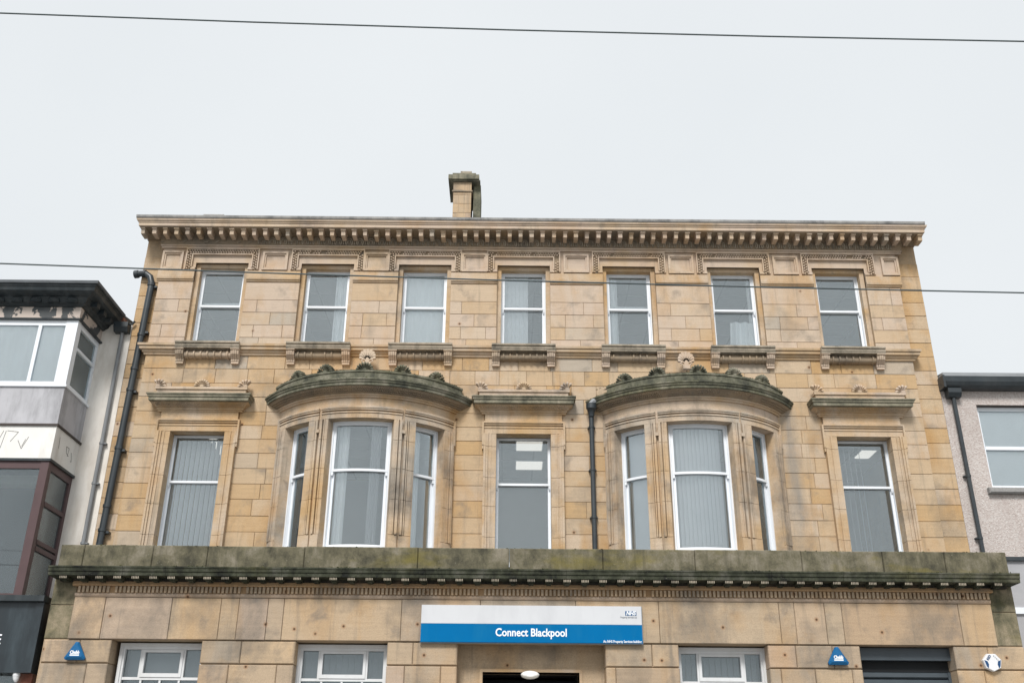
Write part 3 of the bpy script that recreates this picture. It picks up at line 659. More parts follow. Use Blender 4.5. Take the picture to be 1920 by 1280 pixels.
    me, mc_ = mesh_of(pm, 'palmette', 'ashlar_top', center=Vector((0, 0, 0))); place('palmette', me, (c - 0.05, -0.2, 8.36), body)
    # curved sashes
    for a0, a1 in ((-46.2, -27.4), (-17.2, 17.2), (27.4, 46.2)):
        f = MB(); r0, r1 = 1.60, 1.70; fd = 1.5; zt_, zb_, zm = 7.22, 5.05, 6.375
        f.arcbox(c, BCY, r0, r1, a0, a0 + fd, zb_, zt_, 1).arcbox(c, BCY, r0, r1, a1 - fd, a1, zb_, zt_, 1).arcbox(c, BCY, r0, r1, a0 + fd, a1 - fd, zt_ - 0.05, zt_).arcbox(c, BCY, r0, r1, a0 + fd, a1 - fd, zb_, zb_ + 0.04)
        fo = obj('window_frame', f, 'white_frame', body, smooth=True)
        for nm, q0, q1, rr, lo in (('u', zm - 0.022, zt_ - 0.051, r1 - 0.02, 0.04), ('l', zb_ + 0.041, zm + 0.022, r1 - 0.062, 0.085)):
            s = MB(); b0, b1 = a0 + fd + 0.03, a1 - fd - 0.03; sw = 1.35
            s.arcbox(c, BCY, rr - 0.038, rr, b0, b0 + sw, q0, q1, 1).arcbox(c, BCY, rr - 0.038, rr, b1 - sw, b1, q0, q1, 1)
            s.arcbox(c, BCY, rr - 0.038, rr, b0 + sw, b1 - sw, q1 - 0.04, q1).arcbox(c, BCY, rr - 0.038, rr, b0 + sw, b1 - sw, q0, q0 + lo)
            if nm == 'u':
                for e in (b0, b1 - sw * 0.8): s.arcbox(c, BCY, rr - 0.03, rr - 0.004, e, e + sw * 0.8, q0 - 0.06, q0, 1)
            obj('sash', s, 'white_frame', body, smooth=True)
            p = MB().arcbox(c, BCY, rr - 0.022, rr - 0.016, b0 + sw - 0.1, b1 - sw + 0.1, q0 + lo - 0.004, q1 - 0.036, 10)
            obj('pane', p, 'glass', body, smooth=True)
    return body
for i, c in enumerate(BOWS): bow(c, i)

# rooms behind the windows
rm = MB(); ce = MB(); cg = MB()
for z0, z1 in ((4.76, 7.62), (8.5, 10.7)):
    zc_ = z1 - 0.06 if z1 > 9 else 7.63
    ce.box(OL + 0.301, OR - 0.301, 0.345, 4.2, zc_, z1 + 0.04)
    for k in range(7): cg.box(OL + 0.301, OR - 0.301, 0.36 + 0.6 * k, 0.395 + 0.6 * k, zc_ - 0.008, zc_)
    for k in range(22): cg.box(OL + 0.5 + 0.61 * k, OL + 0.53 + 0.61 * k, 0.345, 4.2, zc_ - 0.006, zc_ - 0.0005)
    rm.box(OL + 0.301, OR - 0.301, 4.2, 4.3, z0, z1).box(OL + 0.301, OR - 0.301, 0.345, 4.2, z0 - 0.1, z0)
    for xw in ((-4.3, -0.85, 1.33, 4.85) if z1 < 9 else (-4.3, -2.45, -0.66, 1.2, 3.1, 5.05)): rm.box(xw - 0.05, xw + 0.05, 0.345, 4.2, z0, z1 - 0.07)
obj('room_shell', rm, 'room_wall', B); obj('ceiling', ce, 'room_paint', B); obj('ceiling_grid', cg, 'blind_dim', B)

# ------------------------------------------------------------------ projecting ground floor
FY = -1.10
gh = [(-5.72, -4.41, 0.0, 3.63), (-3.06, -1.73, 0.0, 3.63), (-0.72, 1.42, 0.0, 3.63), (2.475, 3.77, 0.0, 3.63), (5.10, 6.46, 0.0, 3.63)]
mb = MB()
for a, b, z0, z1 in strips(OL + 0.04, OR - 0.04, 0.0, 4.62, [(h[0] - 0.012, h[1] + 0.012, h[2], h[3] + 0.012) for h in gh]): mb.box(a, b, FY + 0.05, -0.45, z0, z1)
obj('lower_backing', mb, 'mortar', B)
obj('lower_side', MB().box(OL, OL + 0.3, -0.449, 0.119, 0, 4.6).box(OR - 0.3, OR, -0.449, 0.119, 0, 4.6), 'mortar', B)
obj('ledge_roof', bx(OL + 0.02, OR - 0.02, -0.95, 0.0, 4.62, 4.755), 'lead', B)
# architrave frieze stones
js = [-6.36, -5.899, -4.922, -4.201, -3.937, -3.51, -3.277, -1.552, -0.4, 1.0, 2.216, 3.98, 4.206, 4.651, 4.901, 6.621, 7.114]
for a, b in zip(js, js[1:]):
    obj('frieze_block', MB().block(a + 0.003, b - 0.003, FY + random.uniform(-0.004, 0.004), FY + 0.2, 3.645, 4.236, 0.006), 'ashlar_base', B)
for a, b in ((OL + 0.035, -6.362), (7.116, OR - 0.035)):
    for z0, z1 in ((3.645, 4.12), (4.125, 4.56)): obj('frieze_block', MB().block(a, b, FY + 0.035, FY + 0.2, z0, z1, 0.012), 'end_stone', B)
# rusticated piers; the two upper courses as single stones, the rest below as one part
PR = [(-6.69, -5.72), (-4.41, -3.06), (-1.73, -0.72), (1.42, 2.475), (3.77, 5.10), (6.46, 7.485)]
cuts = {0: ([-6.17], [-6.02]), 1: ([-3.84], [-3.99, -3.30]), 2: ([-1.36], [-1.47, -0.95]), 3: ([2.09], [1.56]), 4: ([4.17, 4.70], [3.93, 4.42, 4.95]), 5: ([6.95], [6.85])}
for i, (a, b) in enumerate(PR):
    for k, (z0, z1) in enumerate(((3.318, 3.628), (2.995, 3.302), (2.675, 2.979))):
        cs = [a] + (cuts[i][k] if k < 2 else [(a + b) / 2]) + [b]
        for j, (p, q) in enumerate(zip(cs, cs[1:])):
            obj('rusticated_block', MB().block(p + (0.003 if j else 0), q - (0.003 if j < len(cs) - 2 else 0), FY + 0.015 + random.uniform(-0.003, 0.003), -0.6, z0, z1, 0.012), 'ashlar_base', B)
    lw = MB()
    for k in range(7): lw.block(a, b, FY + 0.015, -0.6, 2.66 - 0.32 * (k + 1) + 0.014, 2.66 - 0.32 * k, 0.012)
    lw.box(a - 0.0, b + 0.0, FY - 0.05, -0.6, 0.0, 0.41)
    obj('lower_pier', lw, 'ashlar_base', B)
# ledge: dentil course, modillions, cornice, parapet
LX0, LX1 = OL + 0.05, OR - 0.04
obj('ledge_bed_mould', MB().extx([(-0.9, 4.24), (FY - 0.01, 4.24), (FY - 0.025, 4.262), (FY - 0.025, 4.292), (-0.9, 4.292)], -6.36, 7.11), 'ashlar_base', B)
obj('dentil_bed', bx(-6.33, 7.08, FY - 0.012, -0.9, 4.292, 4.392), 'iron_stone', B)
dn = MB(); x = -6.31
while x < 7.06:
    if random.random() > 0.02: dn.box(x, x + 0.034, FY - 0.055, FY - 0.012, 4.298, 4.386)
    x += 0.0602
obj('dentil_course', dn, 'ashlar_base', B, kind='stuff')
obj('dentil_cap', MB().extx([(-0.9, 4.392), (FY - 0.06, 4.392), (FY - 0.068, 4.402), (FY - 0.068, 4.41), (FY - 0.055, 4.455), (-0.9, 4.455)], -6.40, 7.15), 'iron_stone', B)
obj('ledge_soffit', MB().extx([(-0.9, 4.455), (FY - 0.05, 4.455), (FY - 0.06, 4.50), (-0.9, 4.50)], LX0 + 0.1, LX1 - 0.1), 'soot_soffit', B)
lm = MB().box(-0.055, 0.055, -0.20, 0.0, 4.455, 4.498).box(-0.035, 0.035, -0.15, 0.0, 4.435, 4.455)
for k in range(5): lm.box(-0.052 + k * 0.0225, -0.052 + k * 0.0225 + 0.013, -0.21, -0.2, 4.46, 4.492)
lm_me, lc = mesh_of(lm, 'ledge_modillion', 'moss_cornice')
lm_me.materials.append(MT['sill_stone'])
for p in lm_me.polygons:
    if p.index >= 12: p.material_index = 1
x = -6.476
while x < 7.36:
    place('ledge_modillion', lm_me, (x + lc[0], FY - 0.05 + lc[1], lc[2] + random.uniform(-0.003, 0.003)), B); x += 0.2622
cp = [(-0.8, 4.498), (FY - 0.265, 4.498), (FY - 0.27, 4.505), (FY - 0.27, 4.555), (FY - 0.285, 4.56), (FY - 0.29, 4.60), (FY - 0.30, 4.61), (FY - 0.30, 4.632), (FY - 0.0, 4.665), (-0.8, 4.665)]
xs = [LX0, -5.62, -4.99, -3.96, -3.3, -2.42, -1.2, -0.35, 0.85, 2.0, 2.95, 3.85, 4.9, 5.85, 6.75, LX1]
for a, b in zip(xs, xs[1:]): obj('ledge_cornice', MB().extx(cp, a + (0.002 if a != LX0 else 0), b - (0.002 if b != LX1 else 0)), 'moss_cornice', B)
xs = [LX0 + 0.0, -6.35, -5.32, -4.5, -3.05, -1.35, 0.02, 1.42, 2.8, 4.4, 5.62, 6.55, LX1]
for a, b in zip(xs, xs[1:]): obj('parapet_block', MB().block(a + (0.003 if a != LX0 else 0), b - (0.003 if b != LX1 else 0), FY + random.uniform(-0.004, 0.004), FY + 0.32, 4.666, 5.005 + random.uniform(-0.004, 0.004), 0.012), 'moss_parapet', B)

mc2 = MB()
def clump(x, y, z, r):
    a, b, c_ = r * random.uniform(.8, 1.6), r * random.uniform(.7, 1.1), r * random.uniform(.5, 1.0)
    mc2.add([(x - a, y, z), (x + a, y, z), (x, y - b, z), (x, y + b, z), (x + random.uniform(-.3, .3) * a, y, z + c_), (x, y, z - c_)], [(0, 2, 4), (2, 1, 4), (1, 3, 4), (3, 0, 4), (2, 0, 5), (1, 2, 5), (3, 1, 5), (0, 3, 5)])
for k in range(900):
    x = random.uniform(LX0, LX1)
    if math.sin(x * 2.1) + math.sin(x * 5.3 + 1) + random.uniform(-1.2, 1.2) < 0.1: continue
    q = random.random()
    if q < 0.45: clump(x, FY - random.uniform(0.18, 0.302), 4.642, random.uniform(0.006, 0.016))
    elif q < 0.75: clump(x, FY - random.uniform(0.0, 0.06), 4.668, random.uniform(0.008, 0.02))
    else: clump(x, FY + random.uniform(0.0, 0.05), 5.004, random.uniform(0.006, 0.014))
for c_ in BOWS:
    for k in range(120):
        a = R(random.uniform(-55, 55)); rr = BR + random.choice((0.245, 0.13)); clump(c_ + rr * math.sin(a), BCY - rr * math.cos(a), 7.806 if rr > BR + .2 else 7.99, random.uniform(0.005, 0.013))
obj('moss_clumps', mc2, 'moss_green', B, kind='stuff')
# ground-floor casements
def casement(x0, x1):
    y = -0.86; f = MB(); zt = 3.62; w = x1 - x0
    f.box(x0, x0 + 0.045, y, y + 0.1, 1.2, zt).box(x1 - 0.045, x1, y, y + 0.1, 1.2, zt).box(x0 + 0.045, x1 - 0.045, y, y + 0.1, zt - 0.045, zt)
    f.box(x0 + 0.045, x0 + 0.075, y + 0.02, y + 0.1, 1.2, zt - 0.045).box(x1 - 0.075, x1 - 0.045, y + 0.02, y + 0.1, 1.2, zt - 0.045).box(x0 + 0.075, x1 - 0.075, y + 0.02, y + 0.1, zt - 0.085, zt - 0.045)
    a, b = x0 + 0.075, x1 - 0.075; v0, v1 = a + 0.255, b - 0.255
    f.box(v0 - 0.028, v0, y + 0.035, y + 0.1, 3.15, zt - 0.085).box(v1, v1 + 0.028, y + 0.035, y + 0.1, 3.15, zt - 0.085)
    f.box(a, b, y + 0.035, y + 0.1, 3.112, 3.15).box(a, b, y + 0.035, y + 0.1, 1.2, 1.26)
    for k in range(1, 4):
        q = a + (b - a) * k / 4; f.box(q - 0.014, q + 0.014, y + 0.04, y + 0.1, 1.26, 3.112)
    for zz in (1.9, 2.5): f.box(a, b, y + 0.045, y + 0.095, zz - 0.012, zz + 0.012)
    wd = obj('window', f, 'white_casement', B)
    v = MB().box(v0 + 0.001, v1 - 0.001, y + 0.022, y + 0.07, 3.495, zt - 0.087).box(v0 + 0.001, v1 - 0.001, y + 0.022, y + 0.07, 3.151, 3.205).box(v0 + 0.001, v0 + 0.04, y + 0.022, y + 0.07, 3.205, 3.495).box(v1 - 0.04, v1 - 0.001, y + 0.022, y + 0.07, 3.205, 3.495)
    obj('vent_sash', v, 'white_casement', wd)
    obj('pane', MB().box(a, b, y + 0.074, y + 0.08, 1.22, 3.6), 'glass_dark', wd)
    obj('window_sill', MB().block(x0 - 0.05, x1 + 0.05, -1.14, -0.72, 1.08, 1.2, 0.02), 'dressed', B)
    obj('apron_wall', bx(x0 - 0.07, x1 + 0.07, -1.0, -0.5, 0, 1.08), 'ashlar_base', B)
for x0, x1 in ((-5.66, -4.40), (-3.06, -1.73), (2.47, 3.78)): casement(x0, x1)
gr = MB()
for x0, x1 in ((-5.8, -4.3), (-3.2, -1.6), (2.35, 3.9)): gr.box(x0, x1, 0.6, 0.7, 0, 4.4).box(x0, x0 + .05, -0.44, 0.6, 0, 4.4).box(x1 - .05, x1, -0.44, 0.6, 0, 4.4).box(x0 + .05, x1 - .05, -0.44, 0.6, 4.3, 4.4)
obj('ground_room', gr, 'room_paint', B)
# entrance recess
e = MB()
for a, b, z0, z1 in strips(-0.78, 1.48, 0.0, 3.64, [(-0.357, 1.055, 0.0, 3.262)]): e.box(a, b, -0.78, -0.46, z0, z1)
ent = obj('entrance_surround', e, 'ashlar_base', B)
f = MB().box(-0.40, -0.357, -0.80, -0.5, 0, 3.262).box(1.055, 1.098, -0.80, -0.5, 0, 3.262).box(-0.40, 1.098, -0.80, -0.5, 3.262, 3.305)
obj('door_frame', f, 'dressed', ent)
obj('door_void', MB().box(-0.357, 1.055, 0.3, 0.35, 0, 3.262).box(-0.42, -0.358, -0.46, 0.3, 0, 3.3).box(1.056, 1.12, -0.46, 0.3, 0, 3.3).box(-0.42, 1.12, -0.46, 0.35, 3.305, 3.35), 'dark_void', ent)
obj('door', MB().box(-0.357, 0.34, -0.05, 0.0, 0.0, 2.5).box(0.36, 1.055, -0.05, 0.0, 0.0, 2.5).box(-0.357, 1.055, -0.05, 0.0, 2.52, 2.6), 'wood_dark', ent)
# roller shutter
s = MB()
for k in range(34): s.extx([(-0.80, 3.30 - 0.097 * k), (-0.822, 3.29 - 0.097 * k), (-0.825, 3.235 - 0.097 * k), (-0.80, 3.215 - 0.097 * k), (-0.79, 3.215 - 0.097 * k), (-0.79, 3.30 - 0.097 * k)], 5.16, 6.42)
sh = obj('roller_shutter', s, 'shutter_steel', B)
obj('shutter_box', MB().box(5.09, 6.475, -0.93, -0.6, 3.455, 3.625), 'shutter_steel', sh)
obj('shutter_head', MB().box(5.09, 6.475, -0.80, -0.6, 3.305, 3.45), 'dark_void', sh)
obj('shutter_guide', MB().box(5.09, 5.16, -0.84, -0.6, 0, 3.30).box(6.42, 6.475, -0.84, -0.6, 0, 3.30), 'shutter_steel', sh)
# chimney
ch = obj('chimney', MB().box(-1.30, -0.90, 3.005, 3.79, 11.3, 14.24), 'mortar', B)
zz = 11.32
while zz < 13.95:
    cut = -1.18 + 0.16 * (int(zz * 10) % 2)
    for a, b in ((-1.305, cut), (cut, -0.895)): obj('chimney_block', MB().block(a + 0.002, b - 0.002, 3.0 + random.uniform(-.004, .002), 3.05, zz + 0.003, min(zz + 0.235, 13.975) - 0.003, 0.005), 'ashlar_base', ch)
    zz += 0.235
obj('chimney_block', MB().block(-1.305, -0.895, 2.998, 3.05, 14.018, 14.238, 0.005), 'ashlar_base', ch)
obj('chimney_flue', MB().box(-0.855, -0.69, 3.12, 3.8, 11.3, 14.24), 'green_bow', ch)
obj('chimney_band', MB().box(-1.33, -0.87, 2.975, 3.8, 13.98, 14.015), 'soot_and_shade', ch)
cpz = MB().box(-1.36, -0.70, 2.95, 3.86, 14.24, 14.27).box(-1.42, -0.725, 2.90, 3.9, 14.27, 14.385)
cpz.box(-1.33, -0.80, 2.95, 3.7, 14.385, 14.455)
obj('chimney_cap', cpz, 'green_hood', ch); obj('chimney_pot', MB().block(-1.16, -0.905, 3.1, 3.4, 14.455, 14.62, 0.02), 'sill_stone', ch)

# ================================================================== curtains, blinds and lamps seen through the glass
def pleats(mb, x0, x1, y, z0, z1, amp=0.018, wl=0.075, x0b=None, x1b=None):
    n = max(4, int((x1 - x0) / wl * 6)); x0b = x0 if x0b is None else x0b; x1b = x1 if x1b is None else x1b; vs = []; fs = []
    for i in range(n + 1):
        t = i / n; a = amp * math.sin(2 * math.pi * (x0 + (x1 - x0) * t) / wl)
        vs += [(x0b + (x1b - x0b) * t, y + a * 1.3, z0), (x0 + (x1 - x0) * t, y + a, z1)]
    for i in range(n): fs.append((2 * i, 2 * i + 2, 2 * i + 3, 2 * i + 1))
    return mb.add(vs, fs)
def curtain(label, x0, x1, z0, z1, y=0.345, mat='curtain_white', **kw):
    return tag(obj('curtain', pleats(MB(), x0, x1, y, z0, z1, **kw), mat, smooth=True), label, 'curtain')
w_ = TOPW
def arc_curtain(label, c, a0, a1, z0, z1, r=1.50, amp=0.014, mat='curtain_white'):
    n = max(8, int((a1 - a0) * 2.2)); m = MB(); m.v = []
    for i in range(n + 1):
        a = R(a0 + (a1 - a0) * i / n); rr = r + amp * math.sin(i * 1.15)
        for z in (z0, z1): m.v.append((c + rr * math.sin(a), BCY - rr * math.cos(a), z))
    m.f = [(2 * i, 2 * i + 2, 2 * i + 3, 2 * i + 1) for i in range(n)]
    return tag(obj('curtain', m, mat, smooth=True), label, 'curtain')
curtain('narrow pale curtain edge inside the top-floor window beside the black drainpipe', w_[0] + 0.32, w_[0] + 0.42, 8.8, 10.4)
curtain('white pleated curtain drawn to one side in the second top-floor window from the black drainpipe', w_[1] + 0.12, w_[1] + 0.42, 8.8, 10.4)
curtain('white curtain closed across the whole third top-floor window from the black drainpipe', w_[2] - 0.43, w_[2] + 0.43, 8.8, 10.4, wl=0.14, amp=0.01)
def vblind(label, x0, x1, y, z0, z1, n, ang, mat='blind_grey', w=0.085, arc=None):
    t = thing('vertical_blind', label, 'blind', ((x0 + x1) / 2, y, z0))
    for k in range(n):
        q = x0 + (x1 - x0) * (k + 0.5) / n; h = w / 2; dx, dy = h * math.cos(R(ang)), h * math.sin(R(ang)); yy = y
        if arc: yy = BCY - math.sqrt(arc[1] ** 2 - (q - arc[0]) ** 2)
        nx, ny = -math.sin(R(ang)) * 0.003, math.cos(R(ang)) * 0.003
        m = MB().add([(q - dx - nx, yy - dy - ny, z0), (q + dx - nx, yy + dy - ny, z0), (q + dx + nx, yy + dy + ny, z0), (q - dx + nx, yy - dy + ny, z0),
                      (q - dx - nx, yy - dy - ny, z1), (q + dx - nx, yy + dy - ny, z1), (q + dx + nx, yy + dy + ny, z1), (q - dx + nx, yy - dy + ny, z1)],
                     [(0, 3, 2, 1), (4, 5, 6, 7), (0, 1, 5, 4), (1, 2, 6, 5), (2, 3, 7, 6), (3, 0, 4, 7)])
        obj('slat', m, mat, t)
    pts = [(x0 + (x1 - x0) * k / 8, y if not arc else BCY - math.sqrt(arc[1] ** 2 - (x0 + (x1 - x0) * k / 8 - arc[0]) ** 2), z1 + 0.02) for k in range(9)]
    obj('head_rail', MB().tube(pts, 0.02, 6), 'white_frame', t); return t
vblind('pale vertical blind covering over half of the top-floor window below the chimney', w_[3] - 0.42, w_[3] + 0.08, 0.38, 8.8, 10.4, 7, 12)
curtain('white curtain drawn to the chimney side of the fifth top-floor window', w_[4] - 0.42, w_[4] - 0.19, 8.8, 10.4)
curtain('loose pale curtain swept aside at the foot of the sixth top-floor window', w_[5] - 0.05, w_[5] + 0.42, 8.8, 9.5, x0b=w_[5] - 0.1, amp=0.03, wl=0.16, mat='curtain_white')
curtain('thin pale curtain edge in the sixth top-floor window', w_[5] + 0.30, w_[5] + 0.42, 9.5, 10.4)
vblind('open vertical blind of thin slats in the flat window beside the black drainpipe', -5.72, -4.80, 0.40, 4.95, 7.15, 11, 62)
arc_curtain('pale curtain strip in the middle light of the bow nearer the thick drainpipe', BOWS[0], -18, -8.5, 5.05, 7.2)
arc_curtain('dark grey drape in the middle light of the bow nearer the thick drainpipe', BOWS[0], 5.5, 11.5, 5.05, 7.2, mat='blind_dim', amp=0.03)
arc_curtain('white curtain in the narrow light of the first bow, on its drainpipe side', BOWS[0], -50, -34, 5.05, 7.2)
arc_curtain('white curtain in the narrow light of the first bow, on its doorway side', BOWS[0], 26, 38, 5.05, 7.2)
vblind('closed grey vertical blind in the middle light of the bow beside the thin downpipe', BOWS[1] - 0.42, BOWS[1] + 0.36, -0.38, 5.1, 7.17, 12, 28, arc=(BOWS[1], 1.52))
vblind('grey vertical blind in the narrow bow light next to the thin downpipe', BOWS[1] - 1.06, BOWS[1] - 0.78, 0, 5.1, 7.17, 4, -30, arc=(BOWS[1], 1.52))
vblind('grey vertical blind in the narrow bow light facing away from the thin downpipe', BOWS[1] + 0.78, BOWS[1] + 1.06, 0, 5.1, 7.17, 4, 30, arc=(BOWS[1], 1.52))
vblind('open vertical blind in the flat window nearest the pebbledashed neighbour', 5.58, 6.1, 0.45, 4.95, 7.15, 6, 68, mat='blind_dim')
for (x0, x1, nm) in ((-5.58, -4.48, 'casement next to the black shopfront'), (-2.98, -1.81, 'casement between the first casement and the doorway'), (2.55, 3.70, 'casement between the doorway and the roller shutter')):
    vblind('grey vertical blind in the ground-floor ' + nm, x0, x1, -0.6, 1.25, 3.55, 13, 20, mat='blind_dim')
def panel(label, x0, x1, y0, y1, z):
    t = thing('ceiling_light', label, 'ceiling light', ((x0 + x1) / 2, (y0 + y1) / 2, z - 0.05), 'lit ceiling lights inside the first-floor rooms')
    obj('housing', MB().box(x0 - 0.02, x1 + 0.02, y0 - 0.02, y1 + 0.02, z - 0.03, z), 'white_frame', t)
    obj('diffuser', MB().box(x0, x1, y0, y1, z - 0.045, z - 0.031), 'lamp_glow', t)
panel('lit square ceiling panel nearer the glass in the window over the doorway', 0.14, 0.62, 1.5, 2.05, 7.625)
panel('lit square ceiling panel deeper in the room over the doorway', 0.145, 0.66, 2.75, 3.25, 7.625)
panel('lit ceiling panel in the flat window beside the pebbledashed neighbour', 6.66, 6.93, 1.9, 2.35, 7.625)
t = thing('ceiling_light', 'long lit strip lamp in the flat window beside the black drainpipe', 'ceiling light', (-5.42, 1.9, 7.55), 'lit ceiling lights inside the first-floor rooms')
obj('diffuser', MB().add([(-5.52, 1.45, 7.56), (-5.42, 1.45, 7.56), (-5.48, 2.6, 7.56), (-5.58, 2.6, 7.56), (-5.52, 1.45, 7.62), (-5.42, 1.45, 7.62), (-5.48, 2.6, 7.62), (-5.58, 2.6, 7.62)], [(0, 3, 2, 1), (4, 5, 6, 7), (0, 1, 5, 4), (1, 2, 6, 5), (2, 3, 7, 6), (3, 0, 4, 7)]), 'lamp_glow', t)
obj('housing', MB().box(-5.6, -5.4, 1.45, 2.6, 7.605, 7.626), 'white_frame', t)

# ================================================================== sign, alarm boxes, lamp
S = thing('building_sign', 'long white and blue health service sign board above the doorway', 'sign', (0.35, -1.13, 3.63))
sx0, sx1, sz0, szm, sz1 = -1.254, 1.952, 3.628, 3.888, 4.152
obj('white_panel', MB().block(sx0, sx1, -1.165, -1.112, szm, sz1, 0.003), 'sign_white', S)
obj('blue_panel', MB().block(sx0, sx1, -1.165, -1.112, sz0, szm - 0.001, 0.003), 'sign_blue', S)
obj('frame_edge', MB().box(sx0 - 0.008, sx1 + 0.008, -1.15, -1.108, sz0 - 0.012, sz0 - 0.001).box(sx1 + 0.001, sx1 + 0.01, -1.15, -1.108, sz0, sz1), 'letter_grey', S)
text('lettering', 'Connect Blackpool', 0.155, 'letter_white', 0.345, -1.168, 3.765, S, width=1.03, bold=0.0035)
text('small_lettering', 'An NHS Property Services building', 0.05, 'letter_white', 1.66, -1.168, 3.652, S, width=0.555, bold=0.001)
obj('logo_plate', MB().box(1.715, 1.878, -1.1675, -1.164, 4.018, 4.083), 'logo_blue', S)
text('logo_lettering', 'NHS', 0.078, 'letter_white', 1.795, -1.170, 4.0505, S, width=0.145, shear=0.25, bold=0.003)
text('logo_caption', 'Property Services Ltd', 0.032, 'letter_grey', 1.762, -1.168, 3.995, S, width=0.235)
def tri_box(x, z, label):
    T = thing('alarm_box', label, 'alarm box', (x, -1.09, z)); y0 = -1.095
    a = [(-0.135, 0.0), (0.135, 0.0), (0.15, 0.03), (0.02, 0.245), (-0.02, 0.245), (-0.15, 0.03)]
    vs = [(x + p * 0.92, y0, z + q) for p, q in a] + [(x + p, y0 - 0.06, z + q) for p, q in a] + [(x + p * 0.72, y0 - 0.085, z + 0.035 + q * 0.74) for p, q in a]
    n = 6; fs = [(i, (i + 1) % n, n + (i + 1) % n, n + i) for i in range(n)] + [(n + i, n + (i + 1) % n, 2 * n + (i + 1) % n, 2 * n + i) for i in range(n)] + [tuple(range(2 * n, 3 * n))]
    obj('casing', MB().add(vs, fs), 'box_blue', T)
    text('lettering', 'Chubb', 0.062, 'letter_white', x, y0 - 0.087, z + 0.098, T, width=0.135, bold=0.003)
    obj('caption_bar', MB().box(x - 0.066, x + 0.068, y0 - 0.0875, y0 - 0.084, z + 0.052, z + 0.07), 'letter_white', T)
tri_box(-6.18, 3.345, 'blue triangular alarm box on the stone pier next to the black shopfront')
tri_box(4.745, 3.36, 'blue triangular alarm box on the stone pier beside the roller shutter')
T = thing('alarm_box', 'white seven-sided alarm box with navy side panels beyond the roller shutter', 'alarm box', (6.962, -1.09, 3.29))
hp7 = [(0.137 * math.sin(2 * math.pi * (k + 0.5) / 7), 0.128 * math.cos(2 * math.pi * (k + 0.5) / 7)) for k in range(7)]
vs = [(6.962 + p, -1.088, 3.412 + q) for p, q in hp7] + [(6.962 + p, -1.14, 3.412 + q) for p, q in hp7] + [(6.962 + p * 0.93, -1.152, 3.412 + q * 0.93) for p, q in hp7]
obj('casing', MB().add(vs, [(i, (i + 1) % 7, 7 + (i + 1) % 7, 7 + i) for i in range(7)] + [(7 + i, 7 + (i + 1) % 7, 14 + (i + 1) % 7, 14 + i) for i in range(7)] + [tuple(range(14, 21))]), 'box_white', T)
for d in (-1, 1):
    P = [(6.962 + d * p, 3.412 + q) for p, q in ((0.118, 0.03), (0.075, 0.012), (0.062, -0.03), (0.075, -0.085), (0.098, -0.055))]
    obj('side_panel', MB().exty(P, -1.1545, -1.15), 'box_navy', T)
text('lettering', 'RED', 0.045, 'box_navy', 6.915, -1.155, 3.475, T, rot=R(-52), bold=0.001)
mk = MB()
for k in range(4): mk.box(6.985 + 0.017 * k, 6.994 + 0.017 * k, -1.1545, -1.15, 3.487 - 0.019 * k, 3.507 - 0.019 * k)
obj('faded_marks', mk, 'letter_grey', T)
L = thing('bulkhead_lamp', 'small oval cream bulkhead lamp fixed over the dark doorway', 'lamp', (0.335, -0.82, 3.16))
lv = MB(); prof = [(0.0, 0.0), (0.6, 0.0), (0.9, 0.12), (1.0, 0.35), (0.98, 0.6)]
def oval(mb, x, z, w, h, d, y, rings):
    n = 20; vs = []; fs = []
    for (s_, dy) in rings:
        for k in range(n): vs.append((x + w * s_ * math.cos(2 * math.pi * k / n), y - d * dy, z + h * s_ * math.sin(2 * math.pi * k / n)))
    for r in range(len(rings) - 1):
        for k in range(n): fs.append((r * n + k, r * n + (k + 1) % n, (r + 1) * n + (k + 1) % n, (r + 1) * n + k))
    fs.append(tuple(range((len(rings) - 1) * n, len(rings) * n))); return mb.add(vs, fs)
obj('base', oval(MB(), 0.335, 3.222, 0.135, 0.058, 0.05, -0.80, [(1, 0), (1, 0.8), (0.96, 1)]), 'box_white', L, smooth=True)
obj('diffuser', oval(MB(), 0.335, 3.218, 0.13, 0.054, 0.10, -0.845, [(1, 0), (0.97, 0.4), (0.85, 0.75), (0.6, 0.95), (0.3, 1)]), 'bulkhead_glow', L, smooth=True)

# ================================================================== drainpipes
def collar(mb, x, y, z, r, h=0.05): return mb.tube([(x, y, z - h / 2), (x, y, z + h / 2)], r, 12)
D = thing('drainpipe', 'thick black cast-iron drainpipe with swan-neck top on the recessed stone strip', 'drainpipe', (-6.57, 0.03, 4.76))
px = lambda z: -6.60 + (z - 5.3) * 0.019
pts = [(-6.86, 0.06, 10.225), (-6.74, 0.05, 10.24), (-6.64, 0.04, 10.225), (-6.555, 0.03, 10.16), (px(10.05), 0.03, 10.03), (px(9.8), 0.03, 9.8), (px(4.76), 0.03, 4.76)]
obj('pipe', MB().tube(pts, 0.058, 14), 'black_iron', D, smooth=True)
obj('end_collar', MB().tube([(-6.86, 0.06, 10.225), (-6.79, 0.055, 10.232)], 0.074, 12), 'black_iron', D, smooth=True)
cl = MB().tube([(-6.70, 0.045, 10.238), (-6.655, 0.042, 10.232)], 0.07, 12)
obj('neck_joint', cl, 'black_iron', D, smooth=True)
for z in (10.0, 9.0, 8.35, 7.95, 6.9, 5.9, 5.5): obj('collar', collar(MB(), px(z), 0.03, z, 0.07), 'black_iron', D, smooth=True)
for z in (9.96, 9.05, 7.92, 6.86, 5.47): obj('bracket', bx(px(z) - 0.02, px(z) + 0.11, 0.02, 0.13, z - 0.018, z + 0.018), 'black_iron', D)
D = thing('drainpipe', 'thin black downpipe with hopper between the middle window and a bow', 'drainpipe', (1.395, -0.09, 4.76))
obj('pipe', MB().tube([(1.395, -0.09, 7.56), (1.395, -0.09, 4.76)], 0.042, 12), 'black_iron', D, smooth=True)
